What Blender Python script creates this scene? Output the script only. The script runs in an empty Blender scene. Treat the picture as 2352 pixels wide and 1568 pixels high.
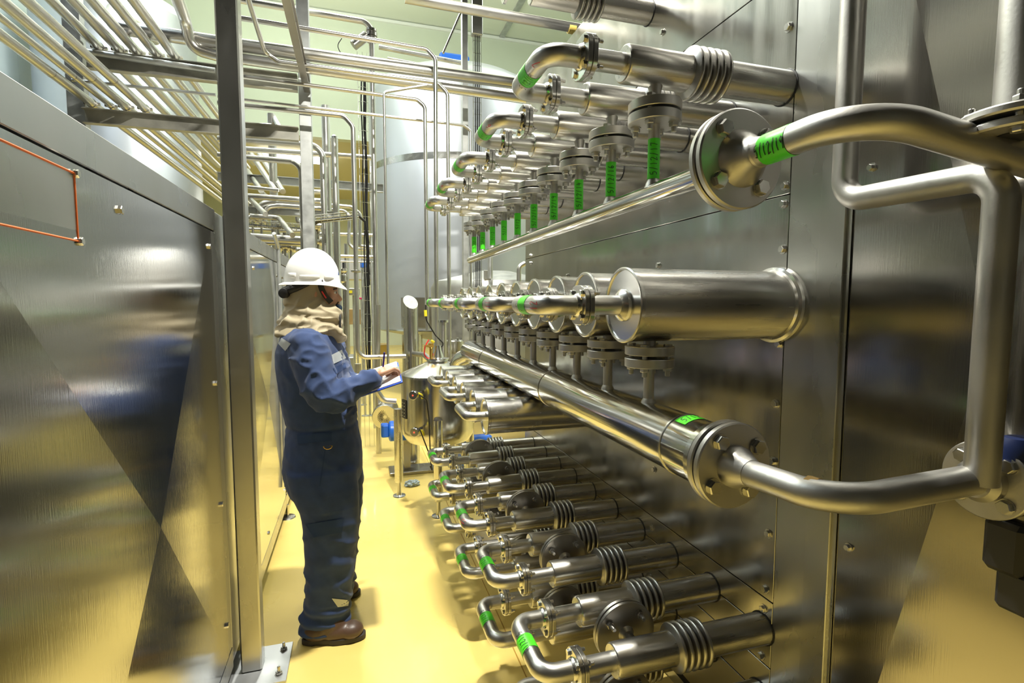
import bpy, bmesh, math, random
from math import pi, sin, cos, radians as R
from mathutils import Vector as V, Matrix, noise, bvhtree
random.seed(7)
C = bpy.context.scene.collection

# ------------------------------------------------------------------ camera, world, lights, exposure
IMW, IMH, FPX = 2352, 1568, 1187.0
CAMZ = 1.56
_y = V((816-1176, -(692-784), -FPX)).normalized()
_u = V((26, 15316, 1187)).normalized(); _u = (_u - _y*_u.dot(_y)).normalized()
_x = _y.cross(_u)
CAMROT = Matrix((_x, _y, _u))                  # camera axes -> world axes
cd = bpy.data.cameras.new('camera'); cam = bpy.data.objects.new('camera', cd); C.objects.link(cam)
cd.sensor_width = 36; cd.lens = 36*FPX/IMW; cd.clip_start = .02; cd.clip_end = 100
cam.matrix_world = Matrix.Translation((0, 0, CAMZ)) @ CAMROT.to_4x4()
bpy.context.scene.camera = cam

w = bpy.data.worlds.new('world'); bpy.context.scene.world = w; w.use_nodes = True
w.node_tree.nodes['Background'].inputs[0].default_value = (.80, .88, .85, 1)
w.node_tree.nodes['Background'].inputs[1].default_value = .05

vs = bpy.context.scene.view_settings
vs.view_transform = 'Standard'; vs.look = 'None'; vs.gamma = 1; vs.use_curve_mapping = False
vs.exposure = 0.0

def area(name, loc, sx, sy, watt, col=(1, 1, 1), rot=(0, 0, 0)):
    l = bpy.data.lights.new(name, 'AREA'); l.shape = 'RECTANGLE'; l.size = sx; l.size_y = sy
    l.energy = watt; l.color = col
    o = bpy.data.objects.new(name, l); o.location = loc; o.rotation_euler = rot; C.objects.link(o); return o
area('aisle_lamp', (.50, 2.05, 4.4), .13, .13, 250, (1, .97, .86))
area('aisle_lamp', (.05, 5.7, 6.0), .35, .35, 240, (1, .98, .88))
area('hall_lamp', (-1.5, 7.2, 7.2), 3.0, .5, 230, (.93, 1, .92))
area('hall_lamp', (4.6, 6.6, 7.4), 2.0, .5, 230, (.93, 1, .93))
area('hall_lamp', (-3.0, 4.5, 6.8), .5, 3.0, 90, (.80, .93, 1))
area('hall_lamp', (0.6, 14.5, 4.2), 3.0, .4, 150, (1, 1, .85))

area('ceiling_fill', (-1.2, 8.6, 5.7), 2.5, .6, 190, (.97, 1, .86), (pi, 0, 0))  # added pair of unseen lamps facing up, brighten the ceiling in place of bounce
area('ceiling_fill', (2.8, 6.6, 5.9), 2.0, .6, 120, (.97, 1, .86), (pi, 0, 0))
# ------------------------------------------------------------------ pixel helper: a point of the photograph on a plane of the place
ORG = V((0, 0, CAMZ))
def ray(px, py): return CAMROT @ V((px-1176, -(py-784), -FPX))
def aX(px, py, X): r = ray(px, py); return ORG + r*(X/r.x)
def aY(px, py, Y): r = ray(px, py); return ORG + r*(Y/r.y)
def aZ(px, py, Z): r = ray(px, py); return ORG + r*((Z-CAMZ)/r.z)

# ------------------------------------------------------------------ materials
MATS = {}
def mat(name, col, metal=0, rough=.5, nscale=None, nvar=0, bump=0, stretch=(1, 1, 1), coat=0, emit=None, aniso=0,
        colvar=0, bscale=None, wave=0, wscale=3, wstretch=(1, 1, 1), sheen=0, dirt=0):
    if name in MATS: return MATS[name]
    m = bpy.data.materials.new(name); m.use_nodes = True; MATS[name] = m
    nt = m.node_tree; N = nt.nodes; L = nt.links; b = N['Principled BSDF']
    b.inputs['Base Color'].default_value = (*col, 1); b.inputs['Metallic'].default_value = metal
    b.inputs['Roughness'].default_value = rough
    b.inputs['Coat Weight'].default_value = coat; b.inputs['Coat Roughness'].default_value = .08
    if sheen: b.inputs['Sheen Weight'].default_value = sheen
    if emit: b.inputs['Emission Color'].default_value = (*emit[:3], 1); b.inputs['Emission Strength'].default_value = emit[3]
    tc = N.new('ShaderNodeTexCoord')
    def ntex(scale, st, detail=4):
        mp = N.new('ShaderNodeMapping'); mp.inputs['Scale'].default_value = st
        L.new(tc.outputs['Object'], mp.inputs[0])
        t = N.new('ShaderNodeTexNoise'); t.inputs['Scale'].default_value = scale; t.inputs['Detail'].default_value = detail
        L.new(mp.outputs[0], t.inputs['Vector']); return t
    t = ntex(nscale or 12, stretch)
    if nvar:
        mr = N.new('ShaderNodeMapRange'); mr.inputs[3].default_value = max(.02, rough-nvar); mr.inputs[4].default_value = rough+nvar
        mr.inputs[1].default_value = .3; mr.inputs[2].default_value = .7
        L.new(t.outputs[0], mr.inputs[0]); L.new(mr.outputs[0], b.inputs['Roughness'])
    if colvar:
        mx = N.new('ShaderNodeMix'); mx.data_type = 'RGBA'
        mx.inputs[6].default_value = (*[c*(1-colvar) for c in col], 1); mx.inputs[7].default_value = (*[min(1, c*(1+colvar)) for c in col], 1)
        mr2 = N.new('ShaderNodeMapRange'); mr2.inputs[1].default_value = .3; mr2.inputs[2].default_value = .7
        t2 = ntex((nscale or 12)*.6, stretch)
        L.new(t2.outputs[0], mr2.inputs[0]); L.new(mr2.outputs[0], mx.inputs[0])
        L.new(mx.outputs[2], b.inputs['Base Color'])
    prev = None
    if bump:
        bp = N.new('ShaderNodeBump'); bp.inputs['Strength'].default_value = bump; bp.inputs['Distance'].default_value = .002
        tb = ntex(bscale or (nscale or 12)*4, stretch); L.new(tb.outputs[0], bp.inputs['Height']); prev = bp
    if wave:
        bq = N.new('ShaderNodeBump'); bq.inputs['Strength'].default_value = 1.0; bq.inputs['Distance'].default_value = wave
        tw = ntex(wscale, wstretch, 1); L.new(tw.outputs[0], bq.inputs['Height'])
        if prev: L.new(prev.outputs[0], bq.inputs['Normal'])
        prev = bq
    if prev: L.new(prev.outputs[0], b.inputs['Normal'])
    return m
ST = mat('stainless_brushed', (.62, .61, .58), 1, .25, 8, .07, .03, bscale=90, colvar=.05)
SP = mat('stainless_pipe', (.62, .61, .58), 1, .33, 6, .05, .02, bscale=80)
SJ = mat('stainless_jacket', (.54, .525, .49), 1, .28, 5, .03, 0, (.3, 8, 8))
SM = mat('stainless_pickled', (.52, .51, .485), 1, .42, 10, .07, .10, bscale=160)
BEL = mat('bellows_steel', (.46, .45, .425), 1, .30, 8, .05, .02)
POL = mat('polished_steel', (.66, .65, .62), 1, .13, 5, .05, .02, wave=.002, wscale=3)
SD = mat('stainless_dark', (.42, .40, .37), 1, .34, 10, .08, .1, bscale=60)
SC = mat('stainless_cap', (.72, .72, .71), 1, .18, 3, .015)
PANEL = mat('cabinet_sheet', (.50, .50, .49), 1, .13, 3, .04, .07, (1, 1, .03), bscale=420, wave=.004, wscale=1.3, wstretch=(1, .35, 2.2))
PANELB = mat('cabinet_sheet_bright', (.66, .66, .65), 1, .09, 3, .04, .02, wave=.003, wscale=1.5, wstretch=(1, .4, 1.6))
WALLS = mat('enclosure_sheet', (.44, .43, .405), 1, .22, 3, .05, .04, (1, 6, .5), bscale=30, wave=.010, wscale=1.6, wstretch=(1, 2.2, .55))
RPANEL = mat('enclosure_near_sheet', (.36, .345, .32), 1, .17, 3, .04, .05, (1, 1, .03), bscale=400, wave=.006, wscale=1.2, wstretch=(1, .5, 1.5))
FRAME = mat('frame_steel', (.50, .50, .48), 1, .30, 6, .06, .08, (1, 1, .4), bscale=40, colvar=.06)
GALV = mat('galvanised_steel', (.52, .535, .53), .85, .48, 14, .1, .1, colvar=.15)
GALVD = mat('weathered_galvanised', (.43, .42, .37), .7, .55, 9, .1, .15, colvar=.25)
TANK = mat('tank_steel', (.44, .46, .50), .7, .42, 3, .06, .05, (1, 1, .2))
FLOOR = mat('yellow_epoxy_floor', (.85, .645, .195), 0, .33, 1.6, .10, .15, bscale=40, coat=.25, colvar=.07)
WHITE = mat('white_panel', (.66, .72, .60), 0, .5, 2, .05, colvar=.03)
WBLUE = mat('pale_blue_panel', (.66, .75, .80), 0, .35, 2, .08, 0, (1, 2, .15), colvar=.08)
CEIL = mat('ceiling_panel', (.72, .77, .66), 0, .6)
BEIGE = mat('beige_panel', (.62, .58, .36), 0, .6)
TRIM = mat('white_trim', (.85, .88, .85), 0, .5)
BLACK = mat('black_rubber', (.012, .012, .013), 0, .5)
BLKM = mat('black_cable', (.02, .02, .022), 0, .4)
TAPE = mat('green_tape', (.07, .62, .02), 0, .38, 8, .05, .05)
INK = mat('black_marker', (.01, .03, .01), 0, .6)
REDI = mat('red_marker', (.70, .04, .06), 0, .6)
BLUE = mat('blue_motor_paint', (.015, .13, .62), 0, .35)
YEL = mat('yellow_plastic', (.85, .72, .03), 0, .4)
REDP = mat('red_plastic', (.7, .03, .03), 0, .4)
ORANGE = mat('orange_sealant', (.75, .16, .03), 0, .5)
WARM = mat('brown_stain', (.45, .26, .04), 0, .5)
FAB = mat('navy_fabric', (.026, .053, .152), 0, .85, 30, .05, .5, bscale=900, colvar=.18, sheen=.15)
FABD = mat('navy_fabric_seam', (.02, .045, .13), 0, .9)
REFL = mat('reflective_tape', (.50, .53, .55), .2, .45)
HOOD = mat('beige_hood_fabric', (.36, .30, .19), 0, .62, 30, .05, .3, bscale=600, sheen=.1)
HELM = mat('white_helmet_plastic', (.88, .88, .87), 0, .25)
SKIN = mat('skin', (.50, .27, .17), 0, .5, 40, .05, .1)
HAIR = mat('dark_hair', (.015, .011, .009), 0, .7)
EYEW = mat('eye_white', (.6, .58, .55), 0, .3)
BOOT = mat('brown_leather', (.085, .050, .034), 0, .38, 20, .1, .2, colvar=.3)
SOLE = mat('boot_sole', (.035, .03, .027), 0, .6)
PAPER = mat('paper', (.88, .88, .88), 0, .6)
BOARD = mat('blue_clipboard', (.02, .08, .62), 0, .35)
PEN = mat('purple_pen', (.05, .03, .30), 0, .3)
LAMPM = mat('lamp_diffuser', (1, 1, 1), 0, .5, emit=(1, 1, .95, 9))
DARKG = mat('dark_gap', (.01, .01, .01), 0, .9)
RAG = mat('pale_rag', (.42, .50, .55), 0, .9)
LEDR = mat('red_indicator', (.8, .02, .01), 0, .4, emit=(1, .05, .02, 3))
PLATE = mat('name_plate', (.03, .03, .035), .3, .4)

# ------------------------------------------------------------------ object helpers
def obj(name, bm, m, parent=None, smooth=28):
    me = bpy.data.meshes.new(name); bm.to_mesh(me); bm.free()
    o = bpy.data.objects.new(name, me); C.objects.link(o); me.materials.append(m)
    if smooth:
        me.polygons.foreach_set('use_smooth', [True]*len(me.polygons)); me.set_sharp_from_angle(angle=R(smooth))
    if parent:
        o.parent = parent
        if not parent.get('_local'):
            off = parent.get('_w')
            if off: me.transform(Matrix.Translation(-V(off)))
    return o
def sub(name, bm, m, part, root, **k):          # a sub-part of a part whose root is an Empty placed in the world
    o = obj(name, bm, m, None, **k); o.parent = part
    off = root.get('_w')
    if off and not root.get('_local'): o.data.transform(Matrix.Translation(-V(off)))
    return o
def tag(o, label, cat, group=None):
    o['label'] = label; o['category'] = cat
    if group: o['group'] = group
    return o
def thing(name, label, cat, loc=(0, 0, 0), group=None, local=False):
    o = bpy.data.objects.new(name, None); C.objects.link(o); o.location = loc; o.empty_display_size = .05
    if local: o['_local'] = 1
    o['_w'] = list(loc)
    return tag(o, label, cat, group)
def struct(name, bm, m, **k):
    o = obj(name, bm, m, **k); o['kind'] = 'structure'; return o
def solo(name, bm, m, label, cat, group=None, smooth=28):
    o = obj(name, bm, m, None, smooth); vs_ = [v.co for v in o.data.vertices]
    c = V((sum(v.x for v in vs_)/len(vs_), sum(v.y for v in vs_)/len(vs_), min(v.z for v in vs_)))
    o.data.transform(Matrix.Translation(-c)); o.location = c
    return tag(o, label, cat, group)
def dup(o, loc=None, parent=None):
    c = o.copy(); C.objects.link(c)
    if parent: c.parent = parent
    if loc is not None: c.location = loc
    for ch in list(o.children): dup(ch, None, c)
    return c

# ------------------------------------------------------------------ mesh helpers
def box(bm, x0, x1, y0, y1, z0, z1, bev=0):
    g = bmesh.ops.create_cube(bm, size=1)
    for v in g['verts']: v.co = V((x0+(x1-x0)*(v.co.x+.5), y0+(y1-y0)*(v.co.y+.5), z0+(z1-z0)*(v.co.z+.5)))
    if bev:
        es = list({e for v in g['verts'] for e in v.link_edges})
        bmesh.ops.bevel(bm, geom=es, offset=bev, segments=1, affect='EDGES', profile=.5)
    return bm
def B(*a, **k): return box(bmesh.new(), *a, **k)
def fillet(pts, rad, n=8):
    pts = [V(p) for p in pts]; out = [pts[0]]
    for i in range(1, len(pts)-1):
        a, p, c = pts[i-1], pts[i], pts[i+1]
        d1 = (a-p); d2 = (c-p); l1, l2 = d1.length, d2.length; d1.normalize(); d2.normalize()
        ang = d1.angle(d2)
        if ang > pi-.02: out.append(p); continue
        t = min(rad/math.tan(ang/2), l1*.49, l2*.49); r = t*math.tan(ang/2)
        bis = (d1+d2).normalized(); cen = p+bis*(r/sin(ang/2))
        s = p+d1*t; e = p+d2*t; va = s-cen; vb = e-cen; tot = va.angle(vb)
        ax = va.cross(vb).normalized()
        for k in range(n+1): out.append(cen+Matrix.Rotation(tot*k/n, 3, ax) @ va)
    out.append(pts[-1]); return out
class Path:
    def __init__(s, pts, rad=0, n=8):
        s.p = fillet(pts, rad, n) if rad else [V(p) for p in pts]
        s.T = []
        q = s.p
        for i in range(len(q)):
            a = q[max(0, i-1)]; b = q[min(len(q)-1, i+1)]
            if i in (0, len(q)-1) or True:
                t = (b-a)
            s.T.append(t.normalized() if t.length > 1e-9 else V((0, 0, 1)))
        t = s.T[0]; up = V((0, 0, 1)) if abs(t.z) < .9 else V((1, 0, 0))
        u = (up-t*up.dot(t)).normalized(); s.U = [u]
        for i in range(1, len(q)):
            rot = s.T[i-1].rotation_difference(s.T[i]); u = rot @ u; u = (u-s.T[i]*u.dot(s.T[i])).normalized(); s.U.append(u)
        s.S = [0]
        for i in range(1, len(q)): s.S.append(s.S[-1]+(q[i]-q[i-1]).length)
        s.len = s.S[-1]
    def fr(s, d):
        d = max(0, min(s.len, d))
        i = 0
        while i < len(s.S)-2 and s.S[i+1] < d: i += 1
        f = (d-s.S[i])/max(1e-9, s.S[i+1]-s.S[i])
        p = s.p[i].lerp(s.p[i+1], f); t = s.T[i].lerp(s.T[i+1], f).normalized(); u = s.U[i].lerp(s.U[i+1], f); u = (u-t*u.dot(t)).normalized()
        return p, t, u, t.cross(u)
    def surf(s, d, a, r):
        p, t, u, v = s.fr(d); return p+u*(cos(a)*r)+v*(sin(a)*r)
    def facing(s, d, target=ORG):
        p, t, u, v = s.fr(d); e = target-p; return math.atan2(e.dot(v), e.dot(u))
    def tube(s, bm, r, seg=20, d0=None, d1=None, caps=True, closed=True):
        idx = [i for i in range(len(s.p)) if (d0 is None or s.S[i] > d0+1e-6) and (d1 is None or s.S[i] < d1-1e-6)]
        ds = [s.S[i] for i in idx]
        if d0 is not None: ds = [d0]+ds
        if d1 is not None: ds = ds+[d1]
        rings = []
        for d in ds:
            rr = r(d) if callable(r) else r
            rings.append([bm.verts.new(s.surf(d, 2*pi*k/seg, rr)) for k in range(seg)])
        for a, b in zip(rings, rings[1:]):
            for k in range(seg): bm.faces.new((a[k], a[(k+1) % seg], b[(k+1) % seg], b[k]))
        if caps: bm.faces.new(rings[0][::-1]); bm.faces.new(rings[-1])
        return bm
def TB(pts, r, rad=0, seg=20, n=8): return Path(pts, rad, n).tube(bmesh.new(), r, seg)
def lathe(bm, o, ax, prof, seg=32, caps=True):
    o = V(o); ax = V(ax).normalized(); up = V((0, 0, 1)) if abs(ax.z) < .9 else V((1, 0, 0))
    u = (up-ax*up.dot(ax)).normalized(); v = ax.cross(u); rings = []
    for t, r in prof:
        if r < 1e-6: rings.append([bm.verts.new(o+ax*t)])
        else: rings.append([bm.verts.new(o+ax*t+u*cos(2*pi*k/seg)*r+v*sin(2*pi*k/seg)*r) for k in range(seg)])
    for a, b in zip(rings, rings[1:]):
        for k in range(seg):
            k2 = (k+1) % seg
            if len(a) == 1 and len(b) == 1: continue
            if len(a) == 1: bm.faces.new((a[0], b[k2], b[k]))
            elif len(b) == 1: bm.faces.new((a[k], a[k2], b[0]))
            else: bm.faces.new((a[k], a[k2], b[k2], b[k]))
    if caps:
        if len(rings[0]) > 1: bm.faces.new(rings[0][::-1])
        if len(rings[-1]) > 1: bm.faces.new(rings[-1])
    return bm
def LT(o, ax, prof, seg=32): return lathe(bmesh.new(), o, ax, prof, seg)
def disc(r, t, b=.0015): return [(0, r-b), (b, r), (t-b, r), (t, r-b)]
def lobed(bm, o, ax, r, t, lobes=4, amp=.12, ph=0, seg=64):
    o = V(o); ax = V(ax).normalized(); up = V((0, 0, 1)) if abs(ax.z) < .9 else V((1, 0, 0))
    u = (up-ax*up.dot(ax)).normalized(); v = ax.cross(u); rings = []
    for tt, k_ in ((0, .97), (.1*t, 1), (.9*t, 1), (t, .97)):
        ring = []
        for k in range(seg):
            a = 2*pi*k/seg; c = cos(lobes*(a-ph)); rr = r*(1-amp*(.5-.5*c)**1.5)*k_
            ring.append(bm.verts.new(o+ax*tt+u*cos(a)*rr+v*sin(a)*rr))
        rings.append(ring)
    for a, b in zip(rings, rings[1:]):
        for k in range(seg): bm.faces.new((a[k], a[(k+1) % seg], b[(k+1) % seg], b[k]))
    bm.faces.new(rings[0][::-1]); bm.faces.new(rings[-1]); return bm
def hexb(bm, o, ax, r, h, rot=0):
    o = V(o); ax = V(ax).normalized(); up = V((0, 0, 1)) if abs(ax.z) < .9 else V((1, 0, 0))
    u = (up-ax*up.dot(ax)).normalized(); v = ax.cross(u); rings = []
    for tt, k_ in ((0, 1), (h*.8, 1), (h, .88)):
        rings.append([bm.verts.new(o+ax*tt+u*cos(pi/3*k+rot)*r*k_+v*sin(pi/3*k+rot)*r*k_) for k in range(6)])
    for a, b in zip(rings, rings[1:]):
        for k in range(6): bm.faces.new((a[k], a[(k+1) % 6], b[(k+1) % 6], b[k]))
    bm.faces.new(rings[0][::-1]); bm.faces.new(rings[-1]); return bm
def bolt_bm(o, ax, r, grip, stud=.012, rot=.3):      # head at o, shank along ax through grip, nut and stud end beyond
    o = V(o); ax = V(ax).normalized(); bm = bmesh.new()
    hexb(bm, o, -ax, r, r*.75, rot); lathe(bm, o-ax*.001, ax, [(0, r*1.15), (.0015, r*1.15)], 16)
    lathe(bm, o, ax, [(0, r*.55), (grip+stud+r*.8, r*.55), (grip+stud+r*.8+.0015, r*.45)], 12)
    lathe(bm, o+ax*grip, ax, [(0, r*1.15), (.002, r*1.15)], 16); hexb(bm, o+ax*(grip+.002), ax, r, r*.8, rot)
    return bm

STROKE = {'0': [[(.5, 1), (.1, .7), (.1, .3), (.5, 0), (.9, .3), (.9, .7), (.5, 1)]], '1': [[(.5, 1), (.45, 0)]],
 '2': [[(.1, .8), (.5, 1), (.9, .75), (.5, .35), (.1, 0), (.9, .05)]], '3': [[(.1, .9), (.7, 1), (.8, .7), (.4, .52), (.85, .3), (.6, 0), (.1, .08)]],
 '4': [[(.4, 1), (.1, .4), (.9, .45)], [(.65, .8), (.6, 0)]], '5': [[(.9, 1), (.25, .95), (.2, .55), (.7, .6), (.85, .25), (.5, 0), (.1, .1)]],
 '6': [[(.7, 1), (.3, .7), (.15, .25), (.5, 0), (.85, .25), (.55, .48), (.2, .3)]], '7': [[(.1, .95), (.9, 1), (.4, 0)]],
 '8': [[(.5, .5), (.15, .8), (.5, 1), (.85, .8), (.5, .5), (.1, .2), (.5, 0), (.9, .2), (.5, .5)]],
 '9': [[(.85, .7), (.5, .5), (.15, .75), (.5, 1), (.85, .8), (.8, .3), (.6, 0)]], '/': [[(.8, 1.1), (.2, -.1)]],
 'S': [[(.85, .9), (.5, 1), (.15, .78), (.8, .35), (.5, 0), (.1, .12)]]}
def scribble(text, h, wd, fn, th=.0016):           # hand lettering as ribbons; fn(u along, v across) -> point on the surface
    bm = bmesh.new(); n = len(text); x = -n*wd*.5
    for ch in text:
        for st in STROKE.get(ch, []):
            pts = []
            for a, b in zip(st, st[1:]):
                for k in range(4): pts.append((a[0]+(b[0]-a[0])*k/4, a[1]+(b[1]-a[1])*k/4))
            pts.append(st[-1])
            pts = [(x+p[0]*wd*.78, (p[1]-.5)*h+.10*h*(p[0]-.5)) for p in pts]
            prev = None
            for i, p in enumerate(pts):
                q = pts[min(i+1, len(pts)-1)]; o = pts[max(i-1, 0)]; dx, dy = q[0]-o[0], q[1]-o[1]; l = math.hypot(dx, dy) or 1
                nx, ny = -dy/l*th/2, dx/l*th/2
                a = bm.verts.new(fn(p[0]+nx, p[1]+ny)); b = bm.verts.new(fn(p[0]-nx, p[1]-ny))
                if prev: bm.faces.new((prev[0], prev[1], b, a))
                prev = (a, b)
        x += wd
    return bm
def tape_on(path, d0, d1, r, root, text=None, h=.016, wd=.0105, part=None, th=.0016, flip=1, target=ORG, off=0):
    t = obj('label_tape', path.tube(bmesh.new(), r+.0009, 20, d0, d1, caps=False), TAPE, root)
    if text:
        dm = (d0+d1)/2; a0 = path.facing(dm, target)+off
        s = sub('hand_lettering', scribble(text, h, wd, lambda u, v: path.surf(dm+u*flip, a0-v*flip/r, r+.0016), th), INK, t, root, smooth=0)
    return t
def mark_on(path, d, r, root, text, h=.016, wd=.011, flip=1, off=0, rot=False):
    a0 = path.facing(d)+off
    fn = (lambda u, v: path.surf(d+u*flip, a0+v*flip/r, r+.0006)) if not rot else (lambda u, v: path.surf(d+v*flip, a0+u*flip/r, r+.0006))
    return obj('number_mark', scribble(text, h, wd, fn, .0015), REDI, root, smooth=0)

ORD = ['nearest', 'second', 'third', 'fourth', 'fifth', 'sixth', 'seventh', 'eighth', 'ninth', 'farthest']
PAIR = ['nearest', 'second', 'third', 'fourth', 'farthest']

# ================================================================== SETTING
W = 1.2
struct('floor', B(-4.5, 7, -5, 19, -.1, 0), FLOOR)
struct('ceiling', B(-4.5, 7, 5.2, 12.2, 7.66, 7.8), CEIL)
DIM = mat('unlit_hall_tone', (.07, .066, .058), 0, .6)  # shade of the unlit near hall put into the colour, darkens steel reflections
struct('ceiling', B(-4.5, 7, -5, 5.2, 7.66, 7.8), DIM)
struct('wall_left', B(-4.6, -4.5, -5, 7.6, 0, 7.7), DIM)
struct('wall_left', B(-4.6, -4.5, 7.6, 19, 0, 7.7), WBLUE)
struct('wall_right', B(7, 7.1, -5, 19, 0, 7.7), WHITE)
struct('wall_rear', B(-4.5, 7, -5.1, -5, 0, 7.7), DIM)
struct('wall_back', B(-4.5, 7, 12, 12.2, 5.04, 7.7), WHITE)
struct('wall_back_lower', B(-4.5, 7, 18.9, 19, 0, 5.3), WHITE)
struct('ceiling_bulkhead', B(-4.5, 7, 12.2, 19, 5.04, 5.2), BEIGE)
struct('trim_1', B(-4.5, 7, 11.95, 12, 7.58, 7.64), TRIM)
struct('trim_2', B(3.3, 3.42, 4, 12, 7.62, 7.66), GALV)
# joint line in the floor beside the manifold
struct('trim_3', B(.648, .653, .5, 5.5, 0, .0012), WARM)

# ================================================================== RIGHT ENCLOSURE
enc = thing('stainless_enclosure', 'tall stainless steel enclosure of seamed sheets carrying all the manifold tubes on the right', 'enclosure', (W+.6, 1.2, 0))
YF, YN = 3.62, 1.213
obj('core', B(W+.012, W+2.2, -1.2, YF-.004, .06, 3.055), DARKG, enc)
zs = [.10, .322, .432, .541, .643, 1.87, 2.497, 3.06]
for a, b in zip(zs, zs[1:]):
    obj('sheet', B(W, W+.012, YN+.003, YF, a+.0018, b-.0018, bev=.001), WALLS, enc)
obj('end_sheet', B(W, W+2.2, YF, YF+.008, .10, 3.06), WALLS, enc)
obj('cover_plate', B(W, W+.012, 1.10, YN, .06, 3.4), FRAME, enc)
obj('post_cover', B(W-.012, W+.012, 1.024, 1.10, .0, 3.4, bev=.002), FRAME, enc)
obj('post_recess', B(W-.004, W+.012, 1.012, 1.024, .0, 3.4), FRAME, enc)
obj('foot_frame', B(W+.02, W+.10, -1.2, YF, .0, .10), FRAME, enc)
bm = bmesh.new()                                 # cross-broken near sheet
y0, y1, z0, z1 = .36, 1.010, .03, 2.72; yc, zc = .685, 1.49
P = [bm.verts.new((W, y1, z0)), bm.verts.new((W, y1, z1)), bm.verts.new((W, y0, z1)), bm.verts.new((W, y0, z0))]; cpt = bm.verts.new((W-.030, yc, zc))
for k in range(4): bm.faces.new((P[k], P[(k+1) % 4], cpt))
Q = [bm.verts.new(v.co+V((.012, 0, 0))) for v in P]
for k in range(4): bm.faces.new((P[(k+1) % 4], P[k], Q[k], Q[(k+1) % 4]))
obj('cross_broken_sheet', bm, RPANEL, enc, smooth=0)
obj('near_sheet', B(W, W+.012, -1.2, .352, .03, 3.4), RPANEL, enc)
obj('top_sheet', B(W, W+.012, .36, 1.010, 2.73, 3.4), RPANEL, enc)
def ebolt(y, z, r=.0105, x=W): obj('hex_bolt', hexb(lathe(bmesh.new(), (x, y, z), (-1, 0, 0), [(0, r*1.35), (.002, r*1.35)], 16), (x-.002, y, z), (-1, 0, 0), r, .008, random.random()), ST, enc)
for px, py in [(1822, 60), (1819, 166), (1810, 426), (1807, 468), (1805, 572), (1796, 790), (1788, 928), (1783, 1060), (1772, 1227), (1764, 1354), (1760, 1400), (1757, 1470), (1754, 1508)]:
    p = aX(px-(3 if py > 200 else 6), py, W); ebolt(min(p.y+.004, 1.26) if False else p.y+.006, p.z)
for px, py in [(1522, 74), (1513, 609), (1304, 633), (1503, 1078), (1497, 1212), (1493, 1325), (1218, 586), (1219, 604)]:
    p = aX(px, py, W); ebolt(p.y, p.z)
for px, py in [(2006, 385), (1952, 1256)]:
    p = aX(px, py, W); ebolt(p.y, p.z, .008, W-.004)
for z in (2.3, 2.05, 1.1, .85): ebolt(YF-.05, z)

# ================================================================== MANIFOLD TUBES, ROWS 1 4 5
Y0, PIT = 1.253, .2444
YT = [Y0+PIT*k for k in range(10)]
Z1, Z2, Z3, Z4, Z5 = 2.177, 1.551, 1.046, .542, .318
XB = .7765                                        # the line of branch pipes and headers
rj, rn = .047, .0265
def bellows_prof(x0, x1, rin, rout, n):
    p = [(x0, rin)]
    for k in range(n):
        a = x0+(x1-x0)*k/n; s = (x1-x0)/n
        for f, g in ((.12, .15), (.22, .75), (.38, .97), (.5, 1), (.62, .97), (.78, .75), (.88, .15)): p.append((a+s*f, rin+(rout-rin)*g))
    p.append((x1, rin)); return p
def make_tube(name, label, group, branch):
    t = thing(name, label, 'pipe', (W, 0, 0), group, local=True); ax = (-1, 0, 0)
    obj('wall_sleeve', LT((0, 0, 0), ax, [(-.01, rj), (.226, rj), (.227, rj*.97)]), SJ, t)
    obj('seal_ring', LT((0, 0, 0), ax, [(-.002, rj+.0035), (.002, rj+.0035), (.003, rj)]), BLACK, t)
    obj('bellows', LT((0, 0, 0), ax, bellows_prof(.224, .332, rj, .0685, 5), 48), BEL, t, smooth=70)
    obj('jacket', LT((0, 0, 0), ax, [(.330, rj+.0008), (.514, rj+.0008), (.519, rj-.001), (.5215, rj-.004), (.5215, rn)]), SJ, t)
    obj('nozzle', LT((0, 0, 0), ax, [(.515, rn), (.617, rn)]), SP, t)
    obj('flange', lobed(bmesh.new(), (-.6150, 0, 0), ax, .057, .0125, amp=.09, ph=pi/4), ST, t)
    if branch:
        obj('branch_pipe', LT((XB-W, 0, -.03), (0, 0, -1), [(0, .021), (.02, .0185), (.03, .0155), (.062, .0155)], 20), SM, t)
        obj('branch_flange', LT((XB-W, 0, -.090), (0, 0, -1), disc(.0700, .0245)), SM, t)
    return t
row_words = {1: 'top row', 4: 'upper floor-level row', 5: 'lowest row'}
t1 = make_tube('bellows_tube', '', 'top row bellows tubes', True)
t4 = make_tube('bellows_tube', '', 'upper floor-level bellows tubes', False)
for proto, z, rw, g in ((t1, Z1, 1, 'top row bellows tubes'), (t4, Z4, 4, 'upper floor-level bellows tubes'), (t4, Z5, 5, 'lowest row bellows tubes')):
    for k in range(10):
        first = (proto is t1 and k == 0) or (rw == 4 and k == 0)
        o = proto if first else dup(proto)
        o.location = (W, YT[k], z); o['group'] = g
        o['label'] = 'bellows tube in the %s, %s along the steel wall' % (row_words[rw], ORD[k] if k in (0, 9) else ORD[k]+' from the near end')
# one more tube above the top row
o = dup(t4); o.location = (W, 2.0, 2.764); o['group'] = 'bellows tube above the rows'; o['label'] = 'single bellows tube above the top row, cut by the top edge of the picture'
up0 = o

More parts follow.
